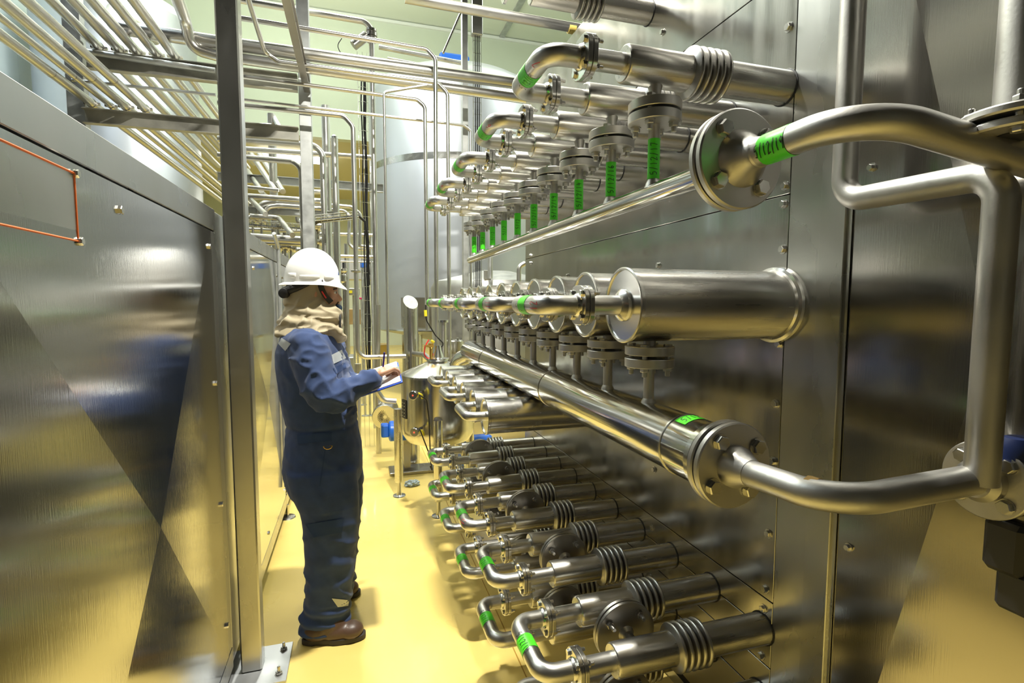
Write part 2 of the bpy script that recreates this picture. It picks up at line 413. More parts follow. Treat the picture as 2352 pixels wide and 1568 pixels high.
# return bends: local frame, origin midway between a pair, on the flange plane
def bend_pts(x0=-.012, tip=.1045): return [(x0, PIT/2, 0), (-tip, PIT/2, 0), (-tip, -PIT/2, 0), (x0, -PIT/2, 0)]
def make_bend(loc, label, group, text=None, ftext=None, flanged=True, r=rn, tip=.1045, tape=True, fl=1):
    t = thing('return_bend', label, 'pipe bend', loc, group)
    L = V(loc); pth = Path([L+V(p) for p in bend_pts(-.012 if flanged else .02, tip)], .088 if r > .02 else .07, 12)
    obj('bend_pipe', pth.tube(bmesh.new(), r, 28), SP, t)
    if flanged:
        for s in (-1, 1):
            obj('flange', lobed(bmesh.new(), L+V((-.0135, s*PIT/2, 0)), (1, 0, 0), .057, .0125, amp=.09, ph=pi/4), ST, t)
            obj('weld_collar', LT(L+V((-.013, s*PIT/2, 0)), (-1, 0, 0), [(0, r+.006), (.006, r+.004), (.010, r+.0005)], 24), ST, t)
            for q in range(4):
                a = pi/4+q*pi/2
                obj('hex_bolt', bolt_bm(L+V((-.0135, s*PIT/2+.0435*cos(a), .0435*sin(a))), (1, 0, 0), .0092, .027, .012), ST, t)
    m = pth.len/2
    if tape:
        tape_on(pth, m-.03, m+.03, r, t, text, .020, .0125, flip=fl, off=.25)
    if ftext: mark_on(pth, m+.088, r, t, ftext, .022, .013, flip=-1, rot=True)
    return t
XFL = W-.6280                                    # flange joint plane
nums = {(1, 0): '7', (1, 1): '6', (1, 2): '5', (1, 3): '4', (1, 4): '3', (2, 0): '12', (2, 1): '11', (4, 2): '15', (4, 3): '14', (4, 4): '13'}
rows = [(1, Z1, 'top row of tubes', 'top row return bends'), (2, Z2, 'middle row of drums', 'middle row return bends'),
        (4, Z4, 'upper floor-level row', 'upper floor-level return bends'), (5, Z5, 'lowest row', 'lowest row return bends')]
for rw, z, word, g in rows:
    for k in range(5):
        ym = (YT[2*k]+YT[2*k+1])/2; n = nums.get((rw, k))
        lab = 'U shaped steel pipe bend with green tape, %s one on the %s' % (PAIR[k], word)
        if n: lab = 'U shaped steel pipe bend marked red %s, %s one on the %s' % (n, PAIR[k], word)
        make_bend((XFL, ym, z), lab, g, '5/12/19' if k < 3 else '5/12', n, tip=.1045)

# flanged bridges between the tubes of rows 4 and 5
for z, word in ((Z4, 'upper floor-level row'), (Z5, 'lowest row')):
    for k in range(5):
        ym = (YT[2*k]+YT[2*k+1])/2-.012; L = V((XB, ym, z))
        t = thing('flanged_bridge', 'round bolted flange pair joining two neighbouring tubes, %s pair of the %s' % (PAIR[k], word), 'pipe flange', L, 'flanged bridges of the floor-level rows')
        obj('pipe', LT(L+V((0, .12, 0)), (0, -1, 0), [(0, .0155), (.05, .0155), (.11, .0155), (.2, .0155), (.215, .0155)], 20), SD, t)
        for s in (-1, 1):
            obj('flange', LT(L+V((0, s*.0145, 0)), (0, -s, 0), disc(.098, .0125), 48), SD, t)
            obj('neck', LT(L+V((0, s*.0145, 0)), (0, s, 0), [(0, .026), (.012, .017), (.02, .0158)], 24), SD, t)
        for q in range(4):
            a = pi/4+q*pi/2+.15
            obj('stud_bolt', bolt_bm(L+V((.072*cos(a), .0145, .072*sin(a))), (0, -1, 0), .012, .029, .022), SD, t)

# ================================================================== HEADER 1 (under the top row)
ZH1 = 1.851
h1 = thing('header_pipe', 'slim stainless header pipe under the top row with green taped risers', 'pipe', (XB, .93, ZH1-.03))
pth = Path([(XB, .942, ZH1), (XB, 3.57, ZH1)]); bm = pth.tube(bmesh.new(), .0265, 32)
lathe(bm, (XB, 3.57, ZH1), (0, 1, 0), [(0, .0265), (.01, .022), (.016, .012), (.018, 0)], 32, False); obj('pipe', bm, POL, h1)
for k, y in enumerate(YT):
    top = Z1-.121
    obj('riser_pipe', LT((XB, y, ZH1+.015), (0, 0, 1), [(0, .024), (.012, .020), (.022, .0152), (top-ZH1-.03, .0152)], 24), SM, h1)
    obj('riser_flange', LT((XB, y, top), (0, 0, -1), disc(.0700, .0245)), SM, h1)
    for q in range(4):
        a = pi/4+q*pi/2
        obj('hex_bolt', bolt_bm((XB+.051*cos(a), y+.051*sin(a), Z1-.090), (0, 0, -1), .0130, .0555, .014), SM, h1)
    rp = Path([(XB, y, ZH1+.02), (XB, y, top)])
    tape_on(rp, .018, .018+.105, .0152, h1, ('5/12/17', '5/12/16', '5/12/14', '5/12/19', '5/12/15', '5/12', '5/12', '5/12', '5/12', '5/12')[k], .017, .0125, flip=1)
# gasket line and end flange pair
def end_flange(root, c, rr, m, boltr, n=4, pcd=.72, ph=.5, gap=.006, th=.017):
    x, y, z = c
    obj('flange', LT((x, y, z), (0, 1, 0), disc(rr, th, .003), 64), m, root)
    obj('gasket', LT((x, y+th, z), (0, 1, 0), [(0, rr*.8), (gap, rr*.8)], 48), BLACK, root)
    obj('flange', LT((x, y+th+gap, z), (0, 1, 0), disc(rr, th, .003), 64), m, root)
    for q in range(n):
        a = ph+q*2*pi/n
        obj('hex_bolt', bolt_bm((x+rr*pcd*cos(a), y-.001, z+rr*pcd*sin(a)), (0, 1, 0), boltr, 2*th+gap, .012), ST, root)
end_flange(h1, (XB, .915, ZH1+.006), .103, SM, .0165, ph=.70)

# HEADER 2 (under the middle row)
ZH2, RH2 = 1.207, .076
h2 = thing('header_pipe', 'thick stainless jacketed header pipe sloping through the middle of the picture', 'pipe', (XB, .93, ZH2-.08))
pth = Path([(XB, .965, ZH2)]+[(XB, .965+k*.12, ZH2) for k in range(1, 22)]+[(XB, 3.58, ZH2)])
bm = pth.tube(bmesh.new(), RH2, 48)
for v in bm.verts:                               # dents in the jacket
    d = math.exp(-((v.co.y-1.55)/.16)**2)*max(0, (v.co-V((XB, v.co.y, ZH2))).normalized().dot(V((-.5, 0, .85))))**4
    v.co -= (v.co-V((XB, v.co.y, ZH2)))*.07*d
obj('jacket', bm, POL, h2)
for y in (1.95, 1.075, 3.0): obj('jacket_seam', LT((XB, y, ZH2), (0, 1, 0), [(0, RH2), (.001, RH2+.0022), (.006, RH2+.0022), (.008, RH2)], 48), ST, h2)
obj('jacket_end_ring', LT((XB, .958, ZH2), (0, 1, 0), [(0, RH2-.01), (.001, RH2+.006), (.016, RH2+.006), (.02, RH2)], 48), SC, h2)
obj('inner_pipe', LT((XB, .93, ZH2), (0, 1, 0), [(0, .055), (.04, .055)], 32), SD, h2)
end_flange(h2, (XB, .905, ZH2), .0945, SM, .0165, ph=.62)
for k, y in enumerate(YT):
    top = Z2-.112-.033
    obj('riser_pipe', LT((XB, y, ZH2+RH2-.01), (0, 0, 1), [(0, .022), (.012, .019), (.02, .0145), (top-ZH2-RH2+.01, .0145)], 24), SM, h2)
    obj('riser_flange', LT((XB, y, top), (0, 0, -1), disc(.0670, .0245)), SM, h2)
    for q in range(4):
        a = pi/4+q*pi/2
        obj('hex_bolt', bolt_bm((XB+.050*cos(a), y+.050*sin(a), top+.030), (0, 0, -1), .0125, .0530, .014), SM, h2)
q2 = Path([(XB, 1.0, ZH2), (XB, 1.2, ZH2)]); a0 = math.atan2(1, 0)
def patch_pt(d, a): return V((XB-(RH2+.001)*sin(a), 1.0+d, ZH2+(RH2+.001)*cos(a)))
bm = bmesh.new(); G = [[bm.verts.new(patch_pt(.028+.042*i/4, -.30+.85*j/8)) for j in range(9)] for i in range(5)]
for i in range(4):
    for j in range(8): bm.faces.new((G[i][j], G[i+1][j], G[i+1][j+1], G[i][j+1]))
tp = obj('label_tape', bm, TAPE, h2)
sub('hand_lettering', scribble('5/12', .022, .013, lambda u, v: patch_pt(.049+v, .1-u/RH2)+V((0, 0, .0006)), .002), INK, tp, h2, smooth=0)
# far elbow of header 2
e2 = Path([(XB-.01, 3.55, ZH2-.02), (XB-.085, 3.66, ZH2-.07), (XB-.085, 3.70, ZH2-.30)], .1)
obj('far_elbow', e2.tube(bmesh.new(), .055, 28), SC, h2)

# ================================================================== ROW 2 DRUMS
rd = .0990
def make_drum(label, group, r, xf, name='silencer_drum', nozzle=True):
    L = W-xf; t = thing(name, label, 'drum', (W, 0, 0), group, local=True); ax = (-1, 0, 0)
    obj('shell', LT((0, 0, 0), ax, [(-.01, r), (L-.011, r)], 64), SJ if nozzle else ST, t)
    obj('front_cap', LT((0, 0, 0), ax, [(L-.010, r*.99), (L-.004, r*.96), (L-.0036, r*.45), (L-.003, .0)], 64), SC, t)
    obj('cap_rim', LT((0, 0, 0), ax, [(L-.012, r), (L-.010, r+.003), (L-.001, r+.003), (L+.001, r), (L, r*.955), (L-.004, r*.95)], 64), ST, t)
    if nozzle:
        obj('wall_collar', LT((0, 0, 0), ax, [(0, r), (0, r+.010), (.006, r+.014), (.014, r+.012), (.018, r+.004), (.024, r)], 64), ST, t)
        obj('boss', LT((0, 0, 0), ax, [(L-.01, .045), (L+.004, .043), (L+.012, .034), (L+.016, rn+.001)], 40), ST, t)
        obj('nozzle', LT((0, 0, 0), ax, [(L, rn), (.617, rn)]), SP, t)
        obj('flange', lobed(bmesh.new(), (-.6150, 0, 0), ax, .057, .0125, amp=.09, ph=pi/4), ST, t)
        obj('branch_pipe', LT((XB-W, 0, -r+.01), (0, 0, -1), [(0, .018), (.03, .0155)], 20), SM, t)
        obj('branch_flange', LT((XB-W, 0, -.112), (0, 0, -1), disc(.067, .0240)), SM, t)
    return t
d2 = make_drum('', 'drums of the middle row', rd, .690)
for k in range(10):
    o = d2 if k == 0 else dup(d2); o.location = (W, YT[k], Z2)
    o['label'] = 'polished steel drum with flat round face, %s one of the middle row' % ORD[k]
# ROW 3 drums and plain bends
d3 = make_drum('', 'small drums above the floor', .0800, .545, nozzle=False)
W3 = ['nearest', 'second', 'third', 'fourth', 'fifth', 'farthest']
for j, k in enumerate(range(4, 10)):
    o = d3 if j == 0 else dup(d3); o.location = (W, YT[k], Z3)
    o['label'] = 'small polished drum below the thick header pipe, %s one of six' % W3[j]
for j, k in enumerate((4, 6, 8)):
    make_bend((.545, (YT[k]+YT[k+1])/2, Z3), 'plain untaped U bend on the small drums, %s of three' % ('nearest', 'middle', 'farthest')[j], 'plain return bends', flanged=False, r=.0215, tip=.077, tape=False)

# ================================================================== FOREGROUND PIPES ON THE RIGHT
fp = thing('supply_pipe', 'thick matte steel pipe bending right in the foreground with green tape', 'pipe', (XB, .9, ZH1))
P0 = V((XB, .915, ZH1+.006)); 
c1 = V((.7765, .640, ZH1+.008)); c2 = aX(2345, 364, 1.14); c2 = c1+(c2-c1)*((1.195-c1.x)/(c2.x-c1.x))
pth = Path([P0, P0+V((0, -.05, 0)), c1, c2], .13, 16)
obj('pipe', pth.tube(bmesh.new(), .0285, 36), SM, fp)
obj('weld_neck', LT(P0, (0, -1, 0), [(-.002, .060), (.004, .058), (.02, .046), (.035, .033), (.045, .0300), (.05, .0305), (.054, .0286)], 36), SM, fp)
tape_on(pth, .068, .135, .0285, fp, '5/12/19', .022, .0105, th=.0022, flip=1, off=-.1)
rp_ = thing('riser_loop_pipe', 'matte steel pipe looping from the thick header flange up past the top right', 'pipe', (XB, .9, ZH2))
Q0 = V((XB, .905, ZH2))
xa = 1.095; ya = .655; pth = Path([Q0, Q0+V((0, -.06, 0)), (XB, .655, ZH2+.012), (xa, ya, ZH2+.022)], .10, 14)
obj('pipe', pth.tube(bmesh.new(), .0275, 36), SM, rp_)
obj('weld_neck', LT(Q0, (0, -1, 0), [(-.002, .046), (.012, .045), (.028, .036), (.034, .0345), (.037, .033), (.05, .0285)], 36), SM, rp_)
zt = 1.787
pth2 = Path([(xa+.002, .64, ZH2+.02), (xa+.002, .64, zt), (xa+.002, .952, zt+.008), (xa, .952, 3.4)], .052, 12)
obj('vertical_pipe', pth2.tube(bmesh.new(), .0265, 36), SM, rp_)
obj('weld_stain', Path([(XB+.0, .655+.10, ZH2+.01), (XB+.02, .68, ZH2+.01), (XB+.09, .655, ZH2+.0125)], .05, 8).tube(bmesh.new(), .0279, 12, .03, .05, caps=False), WARM, rp_)
vf = thing('valve_flange', 'round bolted flange with black valve body at the right edge', 'valve', (1.15, .67, 1.2))
cF = V((1.142, .662, 1.222))
obj('flange', LT(cF, (1, 0, 0), disc(.0745, .014, .002), 48), SM, vf)
obj('hub', LT(cF+V((-.03, 0, 0)), (1, 0, 0), [(0, .030), (.012, .040), (.03, .040)], 32), SM, vf)
for q in range(4):
    a = pi/4+q*pi/2; obj('hex_bolt', bolt_bm(cF+V((-.001, .054*cos(a), .054*sin(a))), (1, 0, 0), .013, .014, .004), ST, vf)
bm = box(bmesh.new(), 1.150, 1.185, .60, .665, 1.05, 1.15, bev=.01); box(bm, 1.160, 1.18, .57, .645, .98, 1.06, bev=.008); obj('valve_body', bm, BLKM, vf)
bm = lathe(bmesh.new(), (1.168, .63, 1.26), (0, 0, 1), [(0, .03), (.03, .03), (.05, .02)], 24); obj('actuator', bm, mat('dark_blue_plastic', (.01, .02, .08), 0, .4), vf)
dp = thing('drop_pipe', 'thick vertical pipe with flange in the top right corner', 'pipe', (1.05, .56, 2.0))
cD = aY(2345, 262, .60); zb_ = c1.z+(c2.z-c1.z)*(cD.x-c1.x)/(c2.x-c1.x)+.026
obj('pipe', LT(cD, (0, 0, 1), [(0, .037), (1.2, .037)], 32), SM, dp)
obj('flange', LT(cD+V((0, 0, -.012)), (0, 0, 1), disc(.083, .014, .003), 48), SM, dp)
obj('lower_flange', LT(cD+V((0, 0, -.034)), (0, 0, 1), disc(.080, .014, .003), 48), SM, dp)
obj('valve_body', LT((cD.x, cD.y, zb_), (0, 0, 1), [(0, .022), (.004, .03), (cD.z-.036-zb_, .034)], 24), BLKM, dp)
for q in range(4):
    a = .5+q*pi/2; obj('hex_bolt', bolt_bm(cD+V((.062*cos(a), .062*sin(a), -.035)), (0, 0, 1), .011, .038, .01), ST, dp)

# ================================================================== LEFT CABINETS
XL = -.5
def cross_panel(bm, y0, y1, z0, z1, x=XL, d=.026):
    P = [bm.verts.new((x, y0, z0)), bm.verts.new((x, y1, z0)), bm.verts.new((x, y1, z1)), bm.verts.new((x, y0, z1))]; c = bm.verts.new((x+d, (y0+y1)/2, (z0+z1)/2))
    for k in range(4): bm.faces.new((P[k], P[(k+1) % 4], c))
    Q = [bm.verts.new(v.co+V((-.012, 0, 0))) for v in P]
    for k in range(4): bm.faces.new((P[(k+1) % 4], P[k], Q[k], Q[(k+1) % 4]))
    return bm
def cabinet(label, y0, y1, ya, yb, m, bolts, first=False):
    t = thing('steel_cabinet', label, 'cabinet', (XL-.3, (y0+y1)/2, 0), 'cross-broken steel cabinets along the left')
    obj('body', B(XL-1.45, XL-.014, y0+.002, y1-.002, .09, 1.895), DARKG, t)  # depth extended out of view to cover floor and cut its yellow bounce
    obj('top_rail', B(XL-1.45, XL, y0+.001, y1-.001, 1.823, 1.903, bev=.002), FRAME, t)
    obj('bottom_rail', B(XL-.05, XL, y0+.001, y1-.001, .092, .176, bev=.002), FRAME, t)
    obj('side_panel', cross_panel(bmesh.new(), ya, yb, .180, 1.817), m, t, smooth=0)
    if True: obj('side_stile', B(XL-.014, XL-.001, yb+.004, y1-.004, .18, 1.817, bev=.002), FRAME, t)
    for y, z in bolts: obj('hex_bolt', hexb(lathe(bmesh.new(), (XL-.001, y, z), (1, 0, 0), [(0, .013), (.002, .013)], 16), (XL+.001, y, z), (1, 0, 0), .010, .008, .4), ST, t)
    return t
c1 = cabinet('long brushed steel cabinet filling the left foreground', -.8, 2.218, .74, 2.15, PANEL,
        [(1.372, 1.762), (2.105, 1.755), (2.115, 1.26), (2.125, .80), (2.13, .32)])
obj('side_panel', B(XL-.012, XL, -.78, .735, .18, 1.817), PANEL, c1)
bm = bmesh.new()
for a, b in (((.45, 1.797), (1.176, 1.797)), ((1.176, 1.797), (1.176, 1.672)), ((1.176, 1.672), (.45, 1.672))):
    Path([(XL+.004, a[0], a[1]), (XL+.004, b[0], b[1])]).tube(bm, .0022, 8)
obj('inset_plate', B(XL-.005, XL+.004, .46, 1.174, 1.674, 1.795), FRAME, c1); obj('orange_seal_line', bm, ORANGE, c1)
obj('corner_stile', B(XL-.03, XL-.004, 2.226, 2.362, .10, 1.90, bev=.004), FRAME, c1)
for z in (1.797, 1.672): obj('hex_bolt', hexb(bmesh.new(), (XL+.003, 1.18, z), (1, 0, 0), .008, .008), ST, c1)
cabinet('mirror bright steel cabinet just behind the upright post', 2.37, 3.90, 2.40, 3.86, PANELB, [(2.95, 1.73), (3.80, 1.73), (3.12, .25), (3.82, .25), (3.82, 1.0)])
cabinet('farthest steel cabinet, partly hidden by the helmet', 3.905, 5.3, 3.93, 5.27, PANELB, [(4.05, 1.73)])
for y in (3.95, 5.2, 2.6):
    t = thing('levelling_foot', {3.95: 'round steel foot on the floor behind the worker', 5.2: 'farthest round foot under the left cabinets', 2.6: 'round foot under the cabinet behind the post'}[y], 'foot', (XL+(.0 if y > 3.9 else -.04), y, 0))
    p = V(t.location); obj('pad', LT(p, (0, 0, 1), [(0, .055), (.008, .05), (.012, .02)], 32), ST, t); obj('stem', LT(p, (0, 0, 1), [(.01, .011), (.095, .011)], 16), ST, t)
# upright post in front
po = thing('upright_post', 'tall square steel post on a bolted floor plate at the left', 'post', (-.448, 2.32, 0))
obj('shaft', B(-.488, -.408, 2.28, 2.36, .010, 3.9, bev=.006), FRAME, po)
obj('base_plate', B(-.56, -.304, 2.19, 2.445, .0, .010, bev=.001), mat('plate_steel', (.62, .64, .66), .9, .45, 10, .06), po)
for x, y in ((-.337, 2.393), (-.337, 2.235)):
    bm = hexb(lathe(bmesh.new(), (x, y, .010), (0, 0, 1), [(0, .016), (.003, .016)], 20), (x, y, .013), (0, 0, 1), .013, .012); lathe(bm, (x, y, .02), (0, 0, 1), [(0, .006), (.024, .006), (.026, .005)], 12)
    obj('anchor_bolt', bm, ST, po)
p = [aY(617, 540, 3.70), aY(637, 574, 3.72), aY(640, 720, 3.75)]; p = [(-.485, 3.62, 1.99), (-.478, 3.74, 1.91), (-.478, 3.74, .3)]
solo('conduit', TB(p, .012, .03), GALV, 'thin grey conduit bent down the face of the mirror bright cabinet', 'conduit')
# ================================================================== PIPE RACK AND BACKGROUND STEEL
def beam(label, p, q, h, d, m=GALVD, name='rack_beam', flange=True):       # C-channel between two points
    p, q = V(p), V(q); t = (q-p).normalized(); up = V((0, 0, 1)) if abs(t.z) < .9 else V((0, 1, 0)); s = t.cross(up).normalized(); up = s.cross(t)
    bm = bmesh.new()
    def slab(a0, a1, b0, b1):
        vs_ = [bm.verts.new(o+s*a+up*b) for o in (p, q) for a, b in ((a0, b0), (a1, b0), (a1, b1), (a0, b1))]
        for f in ((0, 1, 2, 3), (7, 6, 5, 4), (0, 4, 5, 1), (1, 5, 6, 2), (2, 6, 7, 3), (3, 7, 4, 0)): bm.faces.new([vs_[i] for i in f])
    slab(-.003, .003, -h/2, h/2)
    if flange: slab(.003, d, h/2-.007, h/2); slab(.003, d, -h/2, -h/2+.007)
    bmesh.ops.recalc_face_normals(bm, faces=bm.faces)
    return solo(name, bm, m, label, 'steel beam')
YR = 5.0
o = solo('rack_post', B(-.435, -.335, YR-.02, YR+.08, 0, 7.6, bev=.004), GALV, 'tall grey square steel post rising behind the white helmet', 'post')
solo('rack_post', B(-2.12, -2.0, YR-.02, YR+.06, 0, 5.2, bev=.004), GALV, 'steel rack post at the far left behind the cabinets', 'post')
beam('upper rack beam carrying thin pipes at top left', (-1.98, YR, 3.44), (-.44, YR, 3.44), .14, .06)
beam('lower rusty rack beam carrying four clamped pipes', (-2.0, YR-.03, 3.0), (-.44, YR-.03, 3.0), .115, .06)
beam('dark overhead beam running towards the camera into the tall post', (-.385, 2.1, 3.42), (-.385, YR-.03, 3.42), .10, .05, SD)
yrun = [  # pixel where each crosses the rack plane, z row, radius, start Y, end Y
 ((214, 247), 0, .032, 'lowest left clamped pipe on the lower rack beam'), ((258, 254), 0, .020, 'thinnest clamped pipe on the lower rack beam'),
 ((292, 252), 0, .032, 'third clamped pipe on the lower rack beam'), ((335, 256), 0, .030, 'rightmost clamped pipe on the lower rack beam'),
 ((230, 116), 1, .034, 'leftmost pipe clamped on the upper rack beam'), ((277, 124), 1, .034, 'second pipe clamped on the upper rack beam'),
 ((318, 131), 1, .034, 'third pipe clamped on the upper rack beam'), ((362, 134), 1, .034, 'fourth pipe clamped on the upper rack beam'),
 ((404, 141), 1, .034, 'rightmost pipe clamped on the upper rack beam')]
for i, ((px, py), k, r, lab) in enumerate(yrun):
    c = aY(px, py, YR)
    if k == 0: c.z = 3.06+.035+r*.5
    if k == 1: c.z = 3.51+r
    t = thing('process_pipe', lab, 'pipe', (c.x, 4, c.z), 'long pipes of the left rack')
    ya, yb = (1.6, 9.4) if k == 0 else (1.8, 9.0-.3*(i % 3)) if k == 1 else (4.6, 9.6)
    obj('pipe', TB([(c.x, ya, c.z), (c.x, yb, c.z)], r), SP, t)
    if k < 2:
        obj('clamp', LT((c.x, YR-.03, c.z), (0, 1, 0), [(0, r+.004), (.03, r+.004)], 24), ST, t)
        bm = box(bmesh.new(), c.x-r-.022, c.x-r, YR-.025, YR-.005, c.z-.008, c.z+.008); box(bm, c.x+r, c.x+r+.022, YR-.025, YR-.005, c.z-.008, c.z+.008)
        box(bm, c.x-.006, c.x+.006, YR-.025, YR-.005, c.z-r-(.05 if k == 0 else .01), c.z-r); obj('clamp_bolt', bm, ST, t)
        if k == 0: obj('weld_ring', LT((c.x, 4.4, c.z), (0, 1, 0), [(0, r+.0005), (.006, r+.0015), (.012, r+.0005)], 20), SD, t)

def pp(label, pts, r, rad=.09, m=None, cat='pipe', name='process_pipe', group=None):
    q = [aY(*p) if len(p) == 3 else V(p[1:]) for p in pts]
    return solo(name, TB(q, r, rad), m or SP, label, cat, group)
YH = 4.78
pp('large long pipe with a hooked end crossing high behind the posts', [(355, 90, 6.0), (262, 22, YH+.25), (262, 62, YH), (495, 97, YH), (1218, 196, YH)], .052, .12)
pp('second large pipe running just below the hooked one', [(386, -60, 3.9), (424, 42, YH-.1), (440, 112, YH), (495, 127, YH), (1208, 228, YH)], .042, .12)
pp('slim pipe turning down beside the tank, longest drop', [(500, 33, 4.6), (980, 113, 4.6), (1000, 135, 4.6), ('w', aY(996, 150, 4.6).x, 4.6, .92)], .0185, .07)
pp('pipe coming over the camera and dropping right of the others', [(560, -35, 3.6), (608, 120, 4.62), (640, 143, 4.62), (1005, 190, 4.62), (1028, 215, 4.62), ('w', aY(1028, 215, 4.62).x, 4.62, .95)], .0165, .07)
pp('slim pipe turning down left of the two others by the tank', [(500, 168, 4.7), (958, 229, 4.7), (976, 245, 4.7), ('w', aY(976, 245, 4.7).x, 4.7, 1.3)], .0165, .06)
pp('thin pipe bending down just left of the far grey column', [(500, 222, 4.9), (1065, 288, 4.9), (1081, 300, 4.9), ('w', aY(1079, 300, 4.9).x, 4.9, 1.2)], .012, .05)
v2x = aY(811, 290, 4.8).x
t2 = pp('upright pipe behind the helmet turning into the slanted pillar', [(500, 236, 4.8), (790, 266, 4.8), (811, 290, 4.8), ('w', v2x, 4.8, 1.06), ('w', v2x+.42, 4.8, 1.06)], .021, .08)
solo('pipe_union', LT((v2x, 4.8, 1.815), (0, 0, 1), [(0, .03), (.006, .045), (.018, .045), (.024, .026)], 24), ST, 'small round union on the upright pipe right of the helmet', 'pipe fitting')
pp('pipe dropping beside a black clamp high on the left of the tank', [(500, -8, 5.4), (838, 50, 5.4), (853, 66, 5.4), ('w', aY(853, 90, 5.4).x, 5.4, 0)], .026, .09)
bx = aY(853, 90, 5.4)
solo('clamp_stack', LT((bx.x, 5.4, bx.z-.02), (0, 0, 1), [(0, .03), (0, .055), (.03, .055), (.03, .035), (.045, .035), (.045, .055), (.075, .055), (.075, .035), (.09, .035), (.09, .05), (.11, .05), (.11, .03)], 28), SD, 'stack of dark clamp rings on the highest pipe elbow', 'pipe clamp')
pp('dark sensor head hanging beside the clamp stack', [(812, 105, 5.4), (842, 82, 5.4)], .045, 0, SP, 'sensor', 'sensor_head')
pp('thin black cable looping from the sensor head', [(785, 88, 5.38), (774, 104, 5.38), (782, 122, 5.38), (806, 140, 5.38), (850, 138, 5.38)], .004, .1, BLKM, 'cable', 'cable')
pp('galvanised pipe lying along the upper rack beam', [(182, 100, 4.5), (178, 116, 4.93), (495, 163, 4.93)], .024, .05, GALV)
pp('thin rod crossing between the two rack beams', [(165, 184, 4.9), (495, 218, 4.9)], .012, 0, GALV)
x5 = aY(741, 345, 5.6).x; x4 = aY(746, 250, 6.2).x; x3 = aY(768, 320, 5.9).x
pp('medium pipe elbow going down right of the tall post', [(500, 318, 5.6), (722, 334, 5.6), (741, 352, 5.6), ('w', x5, 5.6, 0)], .030, .10)
pp('thick upright pipe with a rounded end beside the tall post', [(768, 318, 5.9), ('w', x3, 5.9, 0)], .036, 0)
solo('domed_pipe_end', LT((x3, 5.9, aY(768, 318, 5.9).z), (0, 0, 1), [(0, .0365), (.02, .033), (.035, .02), (.04, 0)], 24), SC, 'round bright cap on the thick upright pipe', 'pipe fitting')
pp('widest upright pipe behind, reaching the white wall', [(747, 243, 6.3), ('w', aY(747, 243, 6.3).x, 6.3, 0)], .044, 0)
q = aY(542, 341, 6.0)
pp('long horizontal pipe in front of the bulkhead', [('w', q.x, 6.0, 0), ('w', *q), (852, 362, 6.0)], .028, .08)
pp('short horizontal pipe bending down behind the tall post', [(500, 356, 5.3), (672, 371, 5.3), (692, 385, 5.3), ('w', aY(692, 385, 5.3).x, 5.3, 1.9)], .026, .09)
pp('thin silver rod running down in front of the tank', [(980, 196, 4.3), (882, 212, 4.3), ('w', aY(881, 215, 4.3).x, 4.3, .86)], .0105, .03)
pp('horizontal pipe end turning up in the left gap', [(568, 288, 6.2), (624, 290, 6.2)], .030, 0)
pp('upright pipe with slanted brace seen through the left gap', [(623, 262, 6.4), ('w', aY(623, 262, 6.4).x, 6.4, .3)], .042, 0)
pp('slanted brace pipe beside the upright in the left gap', [(627, 266, 6.45), (645, 298, 6.2)], .030, 0)
t = beam('pale cross beam behind the upright pipes', aY(500, 407, 6.8), aY(880, 434, 6.8), .10, .06, GALV)
t = beam('second pale beam lower in the left gap', aY(568, 483, 6.0), aY(770, 494, 6.0), .07, .05, GALV)
